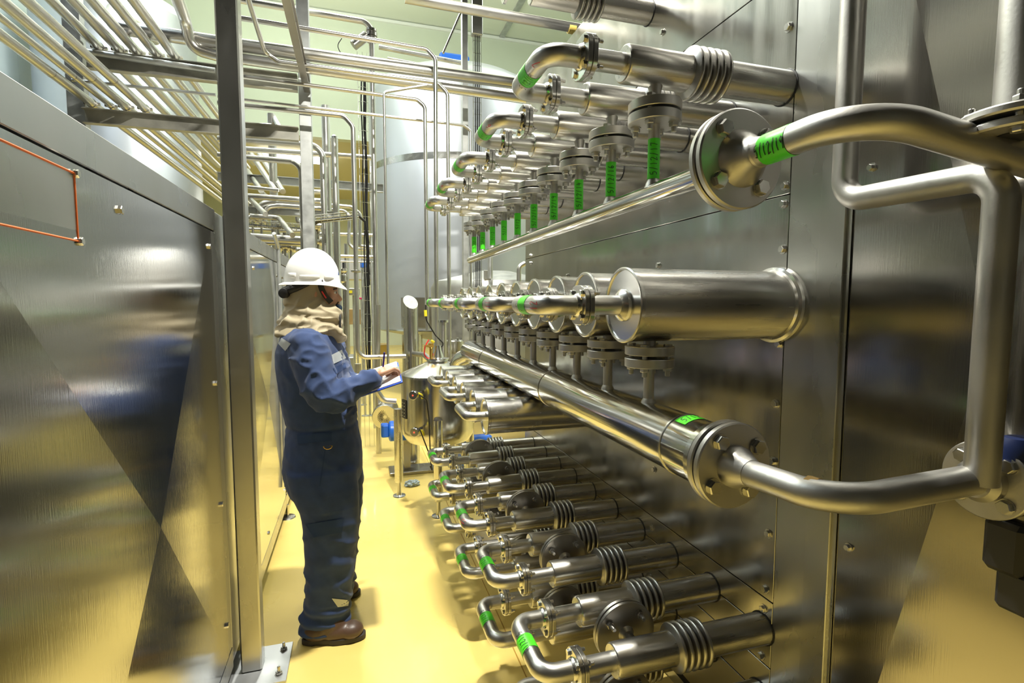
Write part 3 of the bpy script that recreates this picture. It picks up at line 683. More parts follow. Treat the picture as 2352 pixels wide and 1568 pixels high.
# lower clutter
LP = [([(575, 452, 5.9), (736, 462, 5.9)], .030, 'lower pipe with sharp elbow seen above the helmet'),
 ([(596, 505, 6.0), (598, 470, 6.0), (628, 464, 6.0), (740, 471, 6.0)], .036, 'grey pipe turning up above the cable tray'),
 ([(608, 508, 5.8), (610, 476, 5.8), (640, 472, 5.8), (740, 479, 5.8)], .022, 'slimmer pipe nested inside the grey elbow'),
 ([(576, 458, 5.9), (610, 492, 5.3)], .024, 'short slanted pipe from the sharp elbow'),
 ([(575, 496, 5.7), (640, 500, 5.7), (672, 540, 5.0)], .024, 'pipe sloping down towards the helmet'),
 ([(575, 545, 5.5), (692, 551, 5.5)], .036, 'thick pale pipe right above the cabinet top'),
 ([(600, 558, 6.2), (690, 560, 6.2)], .024, 'thin pipe under the thick pale one'),
 ([(750, 470, 6.6), (808, 475, 6.6), (828, 492, 6.6), (826, 565, 6.6), (836, 566, 6.6), (858, 568, 6.6)], .022, 'pipe curving down right of the upright pipes'),
 ([(750, 480, 6.7), (790, 484, 6.7), (803, 495, 6.7), (801, 560, 6.7), (812, 571, 6.7), (858, 573, 6.7)], .020, 'pipe curving down nearer the upright pipes'),
 ([(750, 537, 6.8), (858, 540, 6.8)], .022, 'horizontal pipe crossing behind the cable ladder'),
 ([(776, 588, 6.5), (858, 590, 6.5)], .020, 'horizontal pipe beside the helmet top'),
 ([(778, 600, 6.6), (858, 602, 6.6)], .008, 'thin rod beside the helmet top'),
 ([(712, 440, 6.2), (738, 441, 6.2)], .026, 'short pale pipe stub at the tall post'),
 ([(570, 430, 5.8), (640, 437, 5.8)], .018, 'thin pipe below the pale cross beam'),
 ([(577, 528, 6.4), (690, 531, 6.4)], .018, 'pipe hidden behind the cable tray'),
 ([(682, 490, 6.3), (684, 515, 6.3), (740, 518, 6.3)], .022, 'short pipe drop behind the tall post'),
 ([(868, 700, 5.0), (866, 898, 5.0), (880, 919, 5.0), (910, 921, 5.0)], .026, 'pipe curling under the clipboard to the vessel'),
 ([(600, 440, 6.6), (640, 475, 5.9)], .022, 'first slanted pipe dropping under the cross beam'), ([(575, 350, 7.4), (632, 437, 6.2)], .030, 'steep slanted pipe in the left gap, left one'),
 ([(592, 346, 7.4), (650, 440, 6.2)], .030, 'steep slanted pipe in the left gap, middle one'), ([(568, 392, 7.2), (600, 438, 6.2)], .030, 'steep slanted pipe in the left gap, lowest one'),
 ([(578, 570, 6.8), (690, 574, 6.8)], .03, 'pipe low behind the cabinet top'), ([(838, 640, 7.5), (838, 760, 7.5)], .03, 'pale upright pipe behind the cable ladder'),
 ([(796, 560, 7.0), (797, 1000, 7.0)], .03, 'pale blue grey upright right behind the face'), ([(822, 835, 5.2), (822, 1000, 5.2)], .03, 'upright leg below the pipe elbow')]
for pts, r, lab in LP:
    if len(pts) == 2 and pts[0][0] <= 600 and pts[0][2] > 5.4 and pts[0][2] == pts[1][2]:
        q = aY(545, pts[0][1]-3, pts[0][2]); pts = [('w', q.x, q.y, .0), ('w', *q)]+pts[1:]
    o = pp(lab, pts, r, .08)
    q = [p for p in pts if p[0] != 'w']
    for a, b in zip(q, q[1:]):
        if a[2] == b[2] and a[0] < 700 <= b[0] and abs(a[1]-b[1]) < 12:      # hung from the ceiling
            p = aY(700, a[1]+(b[1]-a[1])*(700-a[0])/(b[0]-a[0]), a[2])
            obj('hanger_rod', LT(p-o.location, (0, 0, 1), [(0, .006), (7.66-p.z, .006)], 10), GALV, o); break
    else:
        if q[-1][0] >= 855 and len(pts) == len(q) and q[-1][2] > 5.4:
            p = aY(853, q[-1][1], q[-1][2]); obj('support_leg', LT(V((p.x, p.y, 0))-o.location, (0, 0, 1), [(0, .012), (p.z, .012)], 10), GALV, o)
# cable trays and ladder
tr = thing('cable_tray', 'wire mesh cable tray with cables seen over the cabinet top', 'cable tray', aY(630, 525, 5.6))
bm = bmesh.new(); a, b = aY(568, 517, 5.6), aY(700, 527, 5.6)
for dy in (0, .12):
    for dz in (0, .05): Path([a+V((0, dy, dz)), b+V((0, dy, dz))]).tube(bm, .003, 6)
for k in range(13):
    p = a.lerp(b, k/12); Path([p+V((0, 0, .05)), p, p+V((0, .12, 0)), p+V((0, .12, .05))]).tube(bm, .003, 6)
obj('mesh', bm, ST, tr)
bm = bmesh.new()
for k in range(4): Path([a+V((0, .02+.025*k, .012)), a.lerp(b, .5)+V((0, .02+.025*k, .006+.004*(k % 2))), b+V((0, .02+.025*k, .012))]).tube(bm, .007, 8)
obj('cables', bm, BLKM, tr)
tr = thing('cable_tray', 'short cable tray with thick black cables crossing the upright pipes', 'cable tray', aY(780, 500, 5.2))
a, b = aY(722, 507, 5.25), aY(824, 497, 5.25); bm = bmesh.new()
for dy in (0, .15):
    for dz in (0, .05): Path([a+V((0, dy, dz)), b+V((0, dy, dz))]).tube(bm, .004, 6)
for k in range(8):
    p = a.lerp(b, k/7); Path([p+V((0, 0, .05)), p, p+V((0, .15, 0)), p+V((0, .15, .05))]).tube(bm, .003, 6)
obj('mesh', bm, ST, tr); bm = bmesh.new()
for k in range(5): Path([a+V((-.03, .02+.025*k, .01-.04)), a+V((.05, .02+.025*k, .014)), b+V((0, .02+.025*k, .014)), b+V((.06, .02+.02*k, -.04)), b+V((.09, .02+.02*k, -.25-.1*k))]).tube(bm, .008, 8)
obj('cables', bm, BLKM, tr)
tr = thing('cable_ladder', 'tall wire cable ladder with black cables left of the tank', 'cable ladder', (aY(835, 400, 5.7).x, 5.7, 0))
bm = bmesh.new(); cb = bmesh.new(); x0, x1 = aY(826, 400, 5.7).x, aY(848, 400, 5.7).x
for x in (x0, (x0+x1)/2, x1): Path([(x, 5.7, 0), (x, 5.7, 4.1)]).tube(bm, .0022, 6)
for k in range(24): Path([(x0, 5.7, .7+k*.145), ((x0+x1)/2, 5.66, .7+k*.145), (x1, 5.7, .7+k*.145)]).tube(bm, .002, 6)
obj('mesh', bm, ST, tr)
for j, x in enumerate((.35, .62, .75)):
    xx = x0+(x1-x0)*x; Path([(xx+.006*sin(z*2+j), 5.69, .6+z*.25) for z in range(14)]).tube(cb, .010 if j == 1 else .007, 8)
obj('cables', cb, BLKM, tr)
# far grey column with cable ladder and lamp box
fc = thing('far_column', 'galvanised column with diagonal strut right of the tank', 'column', (aY(1070, 400, 5.3).x, 5.3, 0))
cx = aY(1070, 400, 5.3).x
obj('shaft', B(cx-.032, cx+.028, 5.3, 5.36, 0, 6.5, bev=.004), GALV, fc)
obj('strut', TB([aY(1018, 122, 5.25), aY(1058, 30, 5.25)], .012), ST, fc)
cx2 = aY(1094, 50, 5.28)
solo('junction_box', B(cx2.x-.05, cx2.x+.06, 5.25, 5.33, cx2.z-.13, cx2.z+.35, bev=.006), GALV, 'grey box on the galvanised column near the ceiling', 'box')
tr = thing('cable_ladder', 'narrow cable ladder hanging from the grey box on the column', 'cable ladder', (cx2.x, 5.3, 1.2))
bm = bmesh.new(); cb = bmesh.new()
for x in (-.03, .05): Path([(cx2.x+x, 5.3, 1.2), (cx2.x+x, 5.3, cx2.z-.1)]).tube(bm, .004, 6)
for k in range(26): Path([(cx2.x-.03, 5.3, 1.3+k*.12), (cx2.x+.05, 5.3, 1.3+k*.12)]).tube(bm, .0025, 6)
obj('mesh', bm, ST, tr)
for x in (-.01, .01, .03): Path([(cx2.x+x, 5.29, 1.2), (cx2.x+x, 5.29, cx2.z-.13)]).tube(cb, .006, 6)
obj('cables', cb, BLKM, tr)
pp('horizontal galvanised rail behind the large pipes', [(870, 108, 5.5), (1062, 145, 5.5)], .022, 0, GALV, 'rail', 'rail')
pp('thin conduit rail below the galvanised rail', [(890, 133, 5.6), (1064, 166, 5.6)], .010, 0, GALV, 'rail', 'rail')
pp('large overhead pipe with yellow tape meeting the enclosure', [(930, -5, 3.1), ('w', 2.3, 3.1, 3.25)], .029, 0)
yb_ = aY(1312, 64, 3.1)
solo('yellow_tape', LT((yb_.x, 3.1, 3.25), (1, 0, 0), [(-.02, .0298), (.025, .0298)], 24), mat('faded_yellow_tape', (.62, .47, .12), .3, .4), 'band of yellow tape on the large overhead pipe', 'tape')

# big tanks
def tank(label, cx, cy, r, zb, zt, band=None, legs=True):
    t = thing('storage_tank', label, 'tank', (cx, cy, 0), 'large steel tanks at the back')
    hd = r*.32
    prof = [(zb-r*.18, r*.25), (zb-.03, r*.97), (zb, r), (zt-hd, r)]+[(zt-hd+hd*sin(a*pi/16), r*cos(a*pi/16)*.999) for a in range(1, 8)]+[(zt, r*.05), (zt, 0)]
    obj('shell', LT((cx, cy, 0), (0, 0, 1), prof, 96), TANK, t)
    if band: obj('band', LT((cx, cy, 0), (0, 0, 1), [(band-.05, r+.002), (band+.05, r+.002)], 96), ST, t)
    obj('base_rim', LT((cx, cy, 0), (0, 0, 1), [(zb-.02, r-.02), (zb-.02, r+.01), (zb, r+.01), (zb, r)], 96), SC, t)
    if legs:
        for k in range(4):
            a = pi/4+k*pi/2; obj('leg', LT((cx+r*.8*cos(a), cy+r*.8*sin(a), 0), (0, 0, 1), [(0, .09), (zb, .09)], 24), ST, t)
    return t
tc = aY(1052, 500, 9.2)
tk = tank('tall silver storage tank in the middle of the hall', tc.x, 9.2, 1.50, 1.12, 5.40, 3.72)
sd = aY(943, 690, 7.75); 
mb = bmesh.new(); cyy = 9.2
for (u0, u1, z0, z1, off) in ((-.215, .18, 1.17, 1.62, .012),):
    ac = math.atan2(sd.x-tc.x, 9.2-7.75)
    pts = [[mb.verts.new((tc.x+(1.50+off)*sin(ac+u0+(u1-u0)*i/8), 9.2-(1.50+off)*cos(ac+u0+(u1-u0)*i/8), z0+(z1-z0)*j)) for j in range(2)] for i in range(9)]
    for i in range(8): mb.faces.new((pts[i][0], pts[i+1][0], pts[i+1][1], pts[i][1]))
obj('manway_panel', mb, SD, tk)
tank('second silver tank behind the far end of the top row', 4.3, 10.4, 1.2, 1.2, 5.9)
tank('pale round tank behind the pipes at top left', -3.3, 9.4, 1.0, 1.4, 6.05)
solo('tank_motor', box(B(tc.x-.33, tc.x+.18, 9.0, 9.3, 5.56, 5.76, bev=.03), tc.x-.12, tc.x-.02, 9.1, 9.2, 5.38, 5.60), BLUE, 'blue motor on top of the tall silver tank', 'motor')
solo('tank_fitting', LT((tc.x+.05, 9.0, 5.36), (0, 0, 1), [(0, .16), (.1, .16), (.1, .28), (.14, .28)], 32), TANK, 'round fitting on the tank top under the blue motor', 'fitting')
# vessel on three legs
VX, VY, VR = .60, 3.965, .280
ve = thing('process_vessel', 'small stainless vessel with conical lid standing on three round legs', 'vessel', (VX, VY, 0))
zb = .53; zt = aY(907, 862, VY).z
VT = mat('vessel_steel', (.62, .60, .56), 1, .2, 4, .06, .1, (18, 18, .3), bscale=12, colvar=.08)
obj('shell', LT((VX, VY, 0), (0, 0, 1), [(zb-.065, .02), (zb-.055, VR*.6), (zb-.03, VR*.87), (zb+.02, VR*.985), (zb+.07, VR), (zt, VR)], 72), VT, ve)
obj('conical_lid', LT((VX, VY, 0), (0, 0, 1), [(zt-.01, VR+.002), (zt+.004, VR+.001), (zt+.012, VR*.97), (zt+.10, .075), (zt+.12, .07), (zt+.13, .05), (zt+.14, 0)], 72), ST, ve)
obj('lid_collar', LT((VX, VY, zt+.10), (0, 0, 1), [(0, .075), (.012, .088), (.022, .088), (.03, .05), (.09, .028), (.12, .024)], 32), SC, ve)
for lx, ly in ((.307, 4.147), (.551, 3.66), (.89, 4.15)):
    obj('leg', LT((lx, ly, 0), (0, 0, 1), [(.112, .014), (.115, .030), (.135, .034), (zb+.18, .034), (zb+.185, .0)], 28), ST, ve)
    obj('foot', LT((lx, ly, 0), (0, 0, 1), [(0, .052), (.006, .050), (.012, .022), (.04, .016), (.115, .013)], 28), ST, ve)
for (px, py) in ((948, 908), (951, 993)):
    p = aY(px, py, VY-.35); q = V((VX, VY, p.z)); d = (q-p); d.normalize()
    s = obj('level_sensor', LT(p, d, [(0, .030), (.002, .032), (.028, .032), (.03, .014), (.12, .014)], 28), SC, ve)
    sub('indicator_light', LT(p, -d, [(0, .006), (.003, .004)], 12), LEDR, s, ve)
    sub('yellow_plug', TB([p+V((.04, .02, .01)), p+V((.065, .02, -.005)), p+V((.07, .02, -.03))], .009, .01), YEL, s, ve)
a = [aY(922+x, 955+y, 3.72) for x, y in ((0, 0),)][0]
bm = bmesh.new(); pts = []
for i in range(5):
    an = math.atan2(-.275, -.09)+.0
    th = pi+.16+.30*i/4; pts.append([bm.verts.new((VX+(VR+.004)*cos(th), VY+(VR+.004)*sin(th), z)) for z in (.69, .83)])
for i in range(4): bm.faces.new((pts[i][0], pts[i+1][0], pts[i+1][1], pts[i][1]))
npl = obj('name_plate', bm, PLATE, ve)
bm = bmesh.new()
for r_ in range(5):
    for c_ in (0, 1):
        th0 = pi+.19+.13*c_; vs_ = [bm.verts.new((VX+(VR+.006)*cos(t_), VY+(VR+.006)*sin(t_), z)) for t_, z in ((th0, .81-.025*r_), (th0+.07, .81-.025*r_), (th0+.07, .803-.025*r_), (th0, .803-.025*r_))]; bm.faces.new(vs_)
sub('plate_lines', bm, SM, npl, ve)
pp('black sensor cable hanging along the vessel', [(962, 906, 3.60), (980, 918, 3.60), (985, 960, 3.60), (988, 1035, 3.62), (994, 1048, 3.62)], .0045, .03, BLKM, 'cable', 'cable')
pp('black cable from the lower vessel sensor to the floor', [(964, 985, 3.60), (985, 1040, 3.6), (994, 1085, 3.6), (988, 1070, 3.62)], .0045, .03, BLKM, 'cable', 'cable')
# slanted pillar, canister, fittings on the lid
px_ = aY(943, 700, 4.95)
bm = LT((px_.x, 4.95, 0), (0, 0, 1), [(0, .068), (1.555, .068)], 40)
for v in bm.verts:
    if v.co.z > 1: v.co.z += (v.co.y-4.95)*.9+(px_.x-v.co.x)*.2
solo('slanted_pillar', bm, ST, 'round stainless pillar with slanted cut top in front of the tank', 'pillar')
cn = aY(1045, 800, 4.75)
ct = thing('bolted_canister', 'steel canister with bolted lid beside the thick header far end', 'canister', (cn.x, 4.75, 0))
obj('body', LT((cn.x, 4.75, 0), (0, 0, 1), [(0, .075), (cn.z-.02, .075)], 32), SM, ct)
obj('lid', LT((cn.x, 4.75, cn.z-.04), (0, 0, 1), [(0, .082), (.02, .084), (.11, .084), (.12, .075)], 32), ST, ct)
for q in range(6): obj('hex_bolt', hexb(bmesh.new(), (cn.x+.06*cos(q), 4.75+.06*sin(q), cn.z+.08), (0, 0, 1), .01, .02), ST, ct)
pp('red hose looped beside the vessel lid fitting', [(985, 780, 3.95), (976, 795, 3.95), (974, 815, 3.95), (986, 826, 3.95), (996, 812, 3.95)], .005, .04, REDP, 'hose', 'hose')
pp('black cable with yellow plug above the vessel lid', [(978, 700, 4.0), (979, 735, 4.0), (1000, 770, 4.0), (1022, 792, 4.0), (1005, 800, 4.0), (1002, 815, 4.0), (1015, 828, 4.0), (1030, 826, 4.0)], .005, .06, BLKM, 'cable', 'cable')
solo('yellow_plug', TB([aY(977, 712, 3.98), aY(978, 726, 3.98)], .012), YEL, 'yellow plug on the cable hanging under the far bends', 'plug')
solo('yellow_plug', TB([aY(990, 782, 3.98), aY(997, 786, 3.98)], .011), YEL, 'yellow plug lying above the vessel lid', 'plug')
solo('small_valve', box(LT(aY(990, 800, 3.93), (0, 0, 1), [(-.09, .012), (0, .012), (.01, .02), (.04, .02)], 20), *sum([[c-.03, c+.03] for c in (aY(986, 796, 3.93)[:2])], []), aY(986, 796, 3.93).z, aY(986, 796, 3.93).z+.015), mat('brass', (.7, .45, .12), 1, .3), 'small brass T valve beside the vessel lid fitting', 'valve')
pp('short fitting pipe rising beside the vessel lid, right one', [(1018, 740, 4.35), (1018, 860, 4.35)], .028, 0)
solo('pipe_ring', LT(aY(1018, 740, 4.35), (0, 0, 1), [(0, .045), (.02, .045)], 24), SC, 'bright ring on top of the short fitting pipe', 'pipe fitting')
pp('pipe stub from the slanted pillar to the vessel lid', [(950, 812, 4.9), (975, 815, 4.6), (992, 830, 4.2)], .024, .05)
# blue motors and round slotted disc
m1 = thing('pump_motor', 'blue electric motor on the floor behind the vessel leg', 'motor', aZ(905, 1030, 0))
c = aY(905, 988, 4.75)
obj('housing', LT(c+V((0, -.02, 0)), (1, 0, 0), [(-.055, .05), (-.045, .083), (-.035, .092), (.2, .092), (.22, .08)], 32), BLUE, m1)
obj('terminal_box', B(c.x-.115, c.x-.05, c.y-.07, c.y+.05, c.z-.045, c.z+.065, bev=.008), BLUE, m1)
obj('coupling', LT(c+V((-.05, -.02, 0)), (1, 0, 0), [(0, .03), (.05, .03)], 20), BLKM, m1)
obj('base', box(B(c.x-.05, c.x+.40, c.y-.12, c.y+.1, .0, .03, bev=.005), c.x+.08, c.x+.14, c.y-.05, c.y+.04, .02, c.z-.08), SD, m1)
c = aY(884, 957, 5.3); ds = thing('slotted_disc', 'round steel cover with radial slots behind the clipboard', 'cover', (c.x, c.y, c.z-.12))
obj('face', LT(c, (.15, 1, .1), [(-.01, 0), (-.01, .12), (.0, .128), (.03, .128), (.25, .12)], 48), ST, ds)
bm = bmesh.new()
for k in range(28):
    a = k*2*pi/28; f = Vector = None
    r0 = .02 if k % 2 else .035; p0 = c+V((cos(a)*r0, -.0135, sin(a)*r0)); p1 = c+V((cos(a)*.075, -.0145, sin(a)*.075)); Path([p0, p1]).tube(bm, .0022, 6)
obj('slots', bm, DARKG, ds)
m2 = thing('pump_motor', 'small blue pump between the vessel and the floor-level bends', 'motor', aZ(1065, 1060, 0))
c = aY(1068, 1018, 4.5)
obj('housing', box(B(c.x-.05, c.x+.07, c.y-.05, c.y+.1, c.z-.02, c.z+.055, bev=.012), c.x-.05, c.x-.02, c.y-.05, c.y+.08, 0, c.z-.01, bev=.006), BLUE, m2)
obj('fan_cover', LT(c+V((.17, .05, 0)), (1, 0, 0), [(-.08, .06), (.06, .06), (.09, .04)], 24), BLUE, m2)
obj('pump_head', LT(c+V((-.04, 0, .0)), (-1, 0, 0), [(0, .05), (.03, .06), (.05, .03)], 28), ST, m2)
solo('cloth_rag', None or (lambda b: b)(bmesh.new()), RAG, '', 'rag') if False else None
bm = bmesh.new(); bmesh.ops.create_icosphere(bm, subdivisions=4, radius=1); rc = aZ(947, 1115, 0)
for v in bm.verts:
    n = noise.noise(v.co*2.3)*.5+abs(noise.noise(v.co*5))*.5; v.co = V((v.co.x*.05*(1+n), v.co.y*.035*(1+n), max(0, v.co.z*.026*(1+n)+.018)))+rc
solo('crumpled_rag', bm, RAG, 'crumpled pale rag lying on the yellow floor beside the vessel leg', 'rag')
# far room behind the bulkhead: lamp, racks and machines
lm = aY(675, 363, 13.5)
solo('ceiling_lamp', B(lm.x-.75, lm.x+.75, 13.4, 13.6, lm.z-.08, lm.z+.08, bev=.02), LAMPM, 'lit fluorescent lamp under the beige bulkhead', 'lamp')
def far(name, px0, px1, py0, py1, Y, d, m, label, cat):
    a, b = aY(px0, py1, Y), aY(px1, py0, Y); low = a.z < .25
    if low: return solo(name, B(a.x, b.x, Y, Y+d, 0, b.z, bev=.01), m, label, cat)
    t = thing(name, label, cat, ((a.x+b.x)/2, Y+d/2, 0)); obj('body', B(a.x, b.x, Y, Y+d, a.z, b.z, bev=.004), m, t)
    obj('stand', LT(((a.x+b.x)/2, Y+d/2, 0), (0, 0, 1), [(0, .05), (.01, .05), (.012, .015), (a.z, .015)], 16), GALV, t); return t
kb = far('control_box', 797, 826, 662, 678, 7.6, .15, SM, 'grey control box with yellow label on a stand beside the face', 'box')
a, b = aY(801, 673, 7.59), aY(809, 667, 7.59); obj('warning_label', B(a.x, b.x, 7.59, 7.6, a.z, b.z), YEL, kb)
for i, (x, l) in enumerate(((832, 'left blue actuator of the pair behind the cable ladder'), (844, 'right blue actuator of the pair behind the cable ladder'))):
    far('valve_actuator', x-4, x+4, 600, 614, 7.2, .08, BLUE, l, 'actuator')
far('machine_column', 740, 768, 860, 1000, 10, .6, GALV, 'grey machine leg far behind the worker', 'frame')
far('pale_cabinet', 778, 813, 820, 925, 8.2, .5, TANK, 'pale cabinet on the floor behind the clipboard', 'cabinet')
far('machine_block', 790, 850, 710, 745, 9.5, .8, mat('tan_machine', (.35, .24, .10), .3, .5), 'brownish machine block far behind the face', 'machine')
far('cardboard_box', 862, 892, 792, 815, 9.8, .5, mat('cardboard', (.62, .45, .14), 0, .7), 'yellowish box under the tall tank', 'box')
far('red_control_bar', 822, 838, 683, 687, 8, .05, mat('magenta_bar', (.5, .01, .12), 0, .4), 'small dark red bar beside the cable ladder', 'bar')
far('floor_cabinet', 735, 860, 590, 640, 12.5, .8, SM, 'low grey machine row at the end of the hall', 'machine')
for i, (px, lab) in enumerate(((752, 'left valve head in the cluster behind the helmet front'), (770, 'middle valve head behind the helmet front'), (789, 'right valve head beside the upright union pipe'))):
    p = aY(px, 628, 7.0); t = thing('diaphragm_valve', lab, 'valve', p, 'valve heads behind the helmet')
    obj('riser', LT(p, (0, 0, 1), [(-p.z, .018), (-.11, .018)], 14), ST, t); obj('body', LT(p, (0, 0, 1), [(-.12, .02), (-.10, .045), (-.02, .045), (0, .03), (.03, .06), (.06, .06), (.07, .03)], 24), ST, t); obj('stem', LT(p, (0, 0, 1), [(.07, .012), (.14, .012)], 12), BLKM, t)
VC = [(580, 502), (600, 505), (640, 548), (655, 566), (668, 570), (700, 512), (712, 530), (725, 522), (716, 548), (730, 556), (706, 560), (742, 540), (620, 575), (650, 590)]
VW = ['leftmost of all']+[w_+' from the left' for w_ in 'second third fourth fifth sixth seventh eighth ninth tenth eleventh twelfth thirteenth'.split()]+['rightmost of all']
for i, (px, py) in enumerate(VC):
    p = aY(px, py, 6.1+.05*i); t = thing('valve_cluster', 'steel valve body above the cabinets, %s' % VW[sorted(VC).index((px, py))], 'valve', p, 'valves above the cabinets')
    obj('body', LT(p+V((-.06, 0, 0)), (1, 0, .1), [(0, .02), (.01, .05), (.03, .05), (.035, .035), (.08, .035), (.085, .055), (.11, .055), (.12, .02)], 20), ST, t)
    obj('stem', LT(p, (0, 0, 1), [(-p.z, .012), (.10, .012), (.11, .03), (.15, .03)], 14), SD, t)
# behind the far end of the enclosure
t = thing('dished_vessel', 'horizontal grey vessel with domed end behind the steel drums', 'vessel', (1.9, 5.8, .8))
obj('shell', LT((1.65, 6.2, 0), (0, 0, 1), [(0, .70), (.3, .75), (1.72, .78), (1.80, .74), (1.86, .5), (1.93, .2), (1.94, 0)], 64), SM, t)
obj('lifting_lug', B(aY(1112, 628, 5.5).x, aY(1128, 628, 5.5).x, 5.5, 5.52, 1.80, 1.90, bev=.003), SM, t)
pp('curved white pipe dropping onto the domed vessel', [(1206, 604, 4.2), (1192, 612, 4.2), (1192, 660, 4.2)], .02, .05)
pp('grey square tube standing between tank and enclosure', [(1126, 470, 5.0), (1126, 640, 5.0)], .025, 0, GALV)
# ================================================================== PERSON
PY = 2.575
def loft(bm, rings, cy, yaw=0, seg=28, ex=2.3):
    out = []
    for z, cx, a, b, *dy in rings:
        c = V((cx, cy+(dy[0] if dy else 0), z)); row = []
        for k in range(seg):
            t = 2*pi*k/seg; ct, s = cos(t), sin(t)
            x = a*math.copysign(abs(ct)**(2/ex), ct); y = b*math.copysign(abs(s)**(2/ex), s)
            row.append(bm.verts.new(c+V((x*cos(yaw)-y*sin(yaw), x*sin(yaw)+y*cos(yaw), 0))))
        out.append(row)
    for a, b in zip(out, out[1:]):
        for k in range(seg): bm.faces.new((a[k], a[(k+1) % seg], b[(k+1) % seg], b[k]))
    bm.faces.new(out[0][::-1]); bm.faces.new(out[-1]); bmesh.ops.recalc_face_normals(bm, faces=bm.faces); return bm
def limb(bm, pts, rs, rad=.05, seg=20):
    p = Path(pts, rad, 6) if len(pts) > 2 else Path(pts); n = len(rs)-1
    def rf(d): f = d/p.len*n; i = min(n-1, int(f)); return rs[i]+(rs[i+1]-rs[i])*(f-i)
    return p.tube(bm, rf, seg, 0, p.len) if False else limb2(bm, p, rf, seg)
def limb2(bm, p, rf, seg):
    n = max(8, int(p.len/.012)); rings = []
    prof = [(0, .02), (0, .6)]; 
    for i in range(n+1):
        d = p.len*i/n; r = rf(d); rings.append([bm.verts.new(p.surf(d, 2*pi*k/seg, r)) for k in range(seg)])
    a, t0 = p.p[0], p.T[0]; b, t1 = p.p[-1], p.T[-1]
    for a, b_ in zip(rings, rings[1:]):
        for k in range(seg): bm.faces.new((a[k], a[(k+1) % seg], b_[(k+1) % seg], b_[k]))
    for end, s, c, t in ((rings[0], -1, p.p[0], p.T[0]), (rings[-1], 1, p.p[-1], p.T[-1])):
        r = rf(0 if s < 0 else p.len); prev = end
        for f in (.5, .87):
            ring = [bm.verts.new(c+(v.co-c)*math.sqrt(1-f*f)+t*s*r*f) for v in end]
            for k in range(seg):
                q = (prev[k], prev[(k+1) % seg], ring[(k+1) % seg], ring[k]); bm.faces.new(q if s > 0 else q[::-1])
            prev = ring
        tip = bm.verts.new(c+t*s*r)
        for k in range(seg):
            q = (prev[k], prev[(k+1) % seg], tip); bm.faces.new(q if s > 0 else q[::-1])
    return bm
def ell(bm, c, rx, ry, rz, yaw=0, pitch=0):
    g = bmesh.ops.create_icosphere(bm, subdivisions=3, radius=1); M_ = Matrix.Rotation(yaw, 3, 'Z') @ Matrix.Rotation(pitch, 3, 'Y')
    for v in g['verts']: v.co = V(c)+M_ @ V((v.co.x*rx, v.co.y*ry, v.co.z*rz))
    return bm
def remesh(bm, vox, smooth=6, fac=.5):
    me = bpy.data.meshes.new('tmp'); bmesh.ops.recalc_face_normals(bm, faces=bm.faces); bm.to_mesh(me); bm.free(); o = bpy.data.objects.new('tmp', me); C.objects.link(o)
    m = o.modifiers.new('r', 'REMESH'); m.mode = 'VOXEL'; m.voxel_size = vox; m.use_smooth_shade = True
    s = o.modifiers.new('s', 'SMOOTH'); s.iterations = smooth; s.factor = fac
    dg = bpy.context.evaluated_depsgraph_get(); m2 = bpy.data.meshes.new_from_object(o.evaluated_get(dg))
    out = bmesh.new(); out.from_mesh(m2); bpy.data.objects.remove(o); bpy.data.meshes.remove(m2); out.normal_update(); return out
wk = thing('person', 'person in navy coveralls, white helmet and beige hood, writing on a clipboard', 'person', (-.14, PY, 0))
YW = -.22
# body: head, neck, trunk, arms, hands, legs as one surface
bm = bmesh.new()
ell(bm, (-.178, PY, 1.640), .098, .076, .105); ell(bm, (-.135, PY, 1.568), .060, .056, .062, 0, .3)
ell(bm, (-.112, PY, 1.605), .034, .052, .040)
limb(bm, [(-.092, PY, 1.605), (-.079, PY, 1.585), (-.070, PY, 1.571)], [.008, .010, .0125], .02, 12)
ell(bm, (-.081, PY, 1.548), .012, .021, .007); ell(bm, (-.083, PY, 1.538), .012, .018, .006); ell(bm, (-.092, PY, 1.515), .017, .02, .014)
ell(bm, (-.090, PY, 1.622), .014, .045, .008)
for s in (-1, 1): ell(bm, (-.18, PY+s*.077, 1.595), .018, .008, .03); ell(bm, (-.112, PY+s*.04, 1.58), .02, .02, .02)
limb(bm, [(-.195, PY, 1.42), (-.18, PY, 1.55)], [.06, .055])
loft(bm, [(1.44, -.19, .05, .06), (1.41, -.19, .08, .15), (1.34, -.19, .10, .18), (1.2, -.18, .105, .155), (1.02, -.165, .10, .14), (.92, -.16, .115, .16), (.82, -.16, .10, .13)], PY)
HR = V((.088, 2.400, 1.232)); HL = V((.055, 2.60, 1.160))
limb(bm, [(-.20, 2.40, 1.37), (-.125, 2.315, 1.115), HR], [.05, .045, .042, .038, .030, .026], .04)
limb(bm, [(-.17, 2.76, 1.37), (-.05, 2.79, 1.11), HL], [.05, .045, .042, .038, .030, .026], .04)
for (yy, xo) in ((2.465, 0), (2.72, .02)): limb(bm, [(-.155+xo, yy, .84), (-.14+xo, yy, .46), (-.175+xo, yy, .08)], [.062, .058, .050, .045, .038, .032], .1)
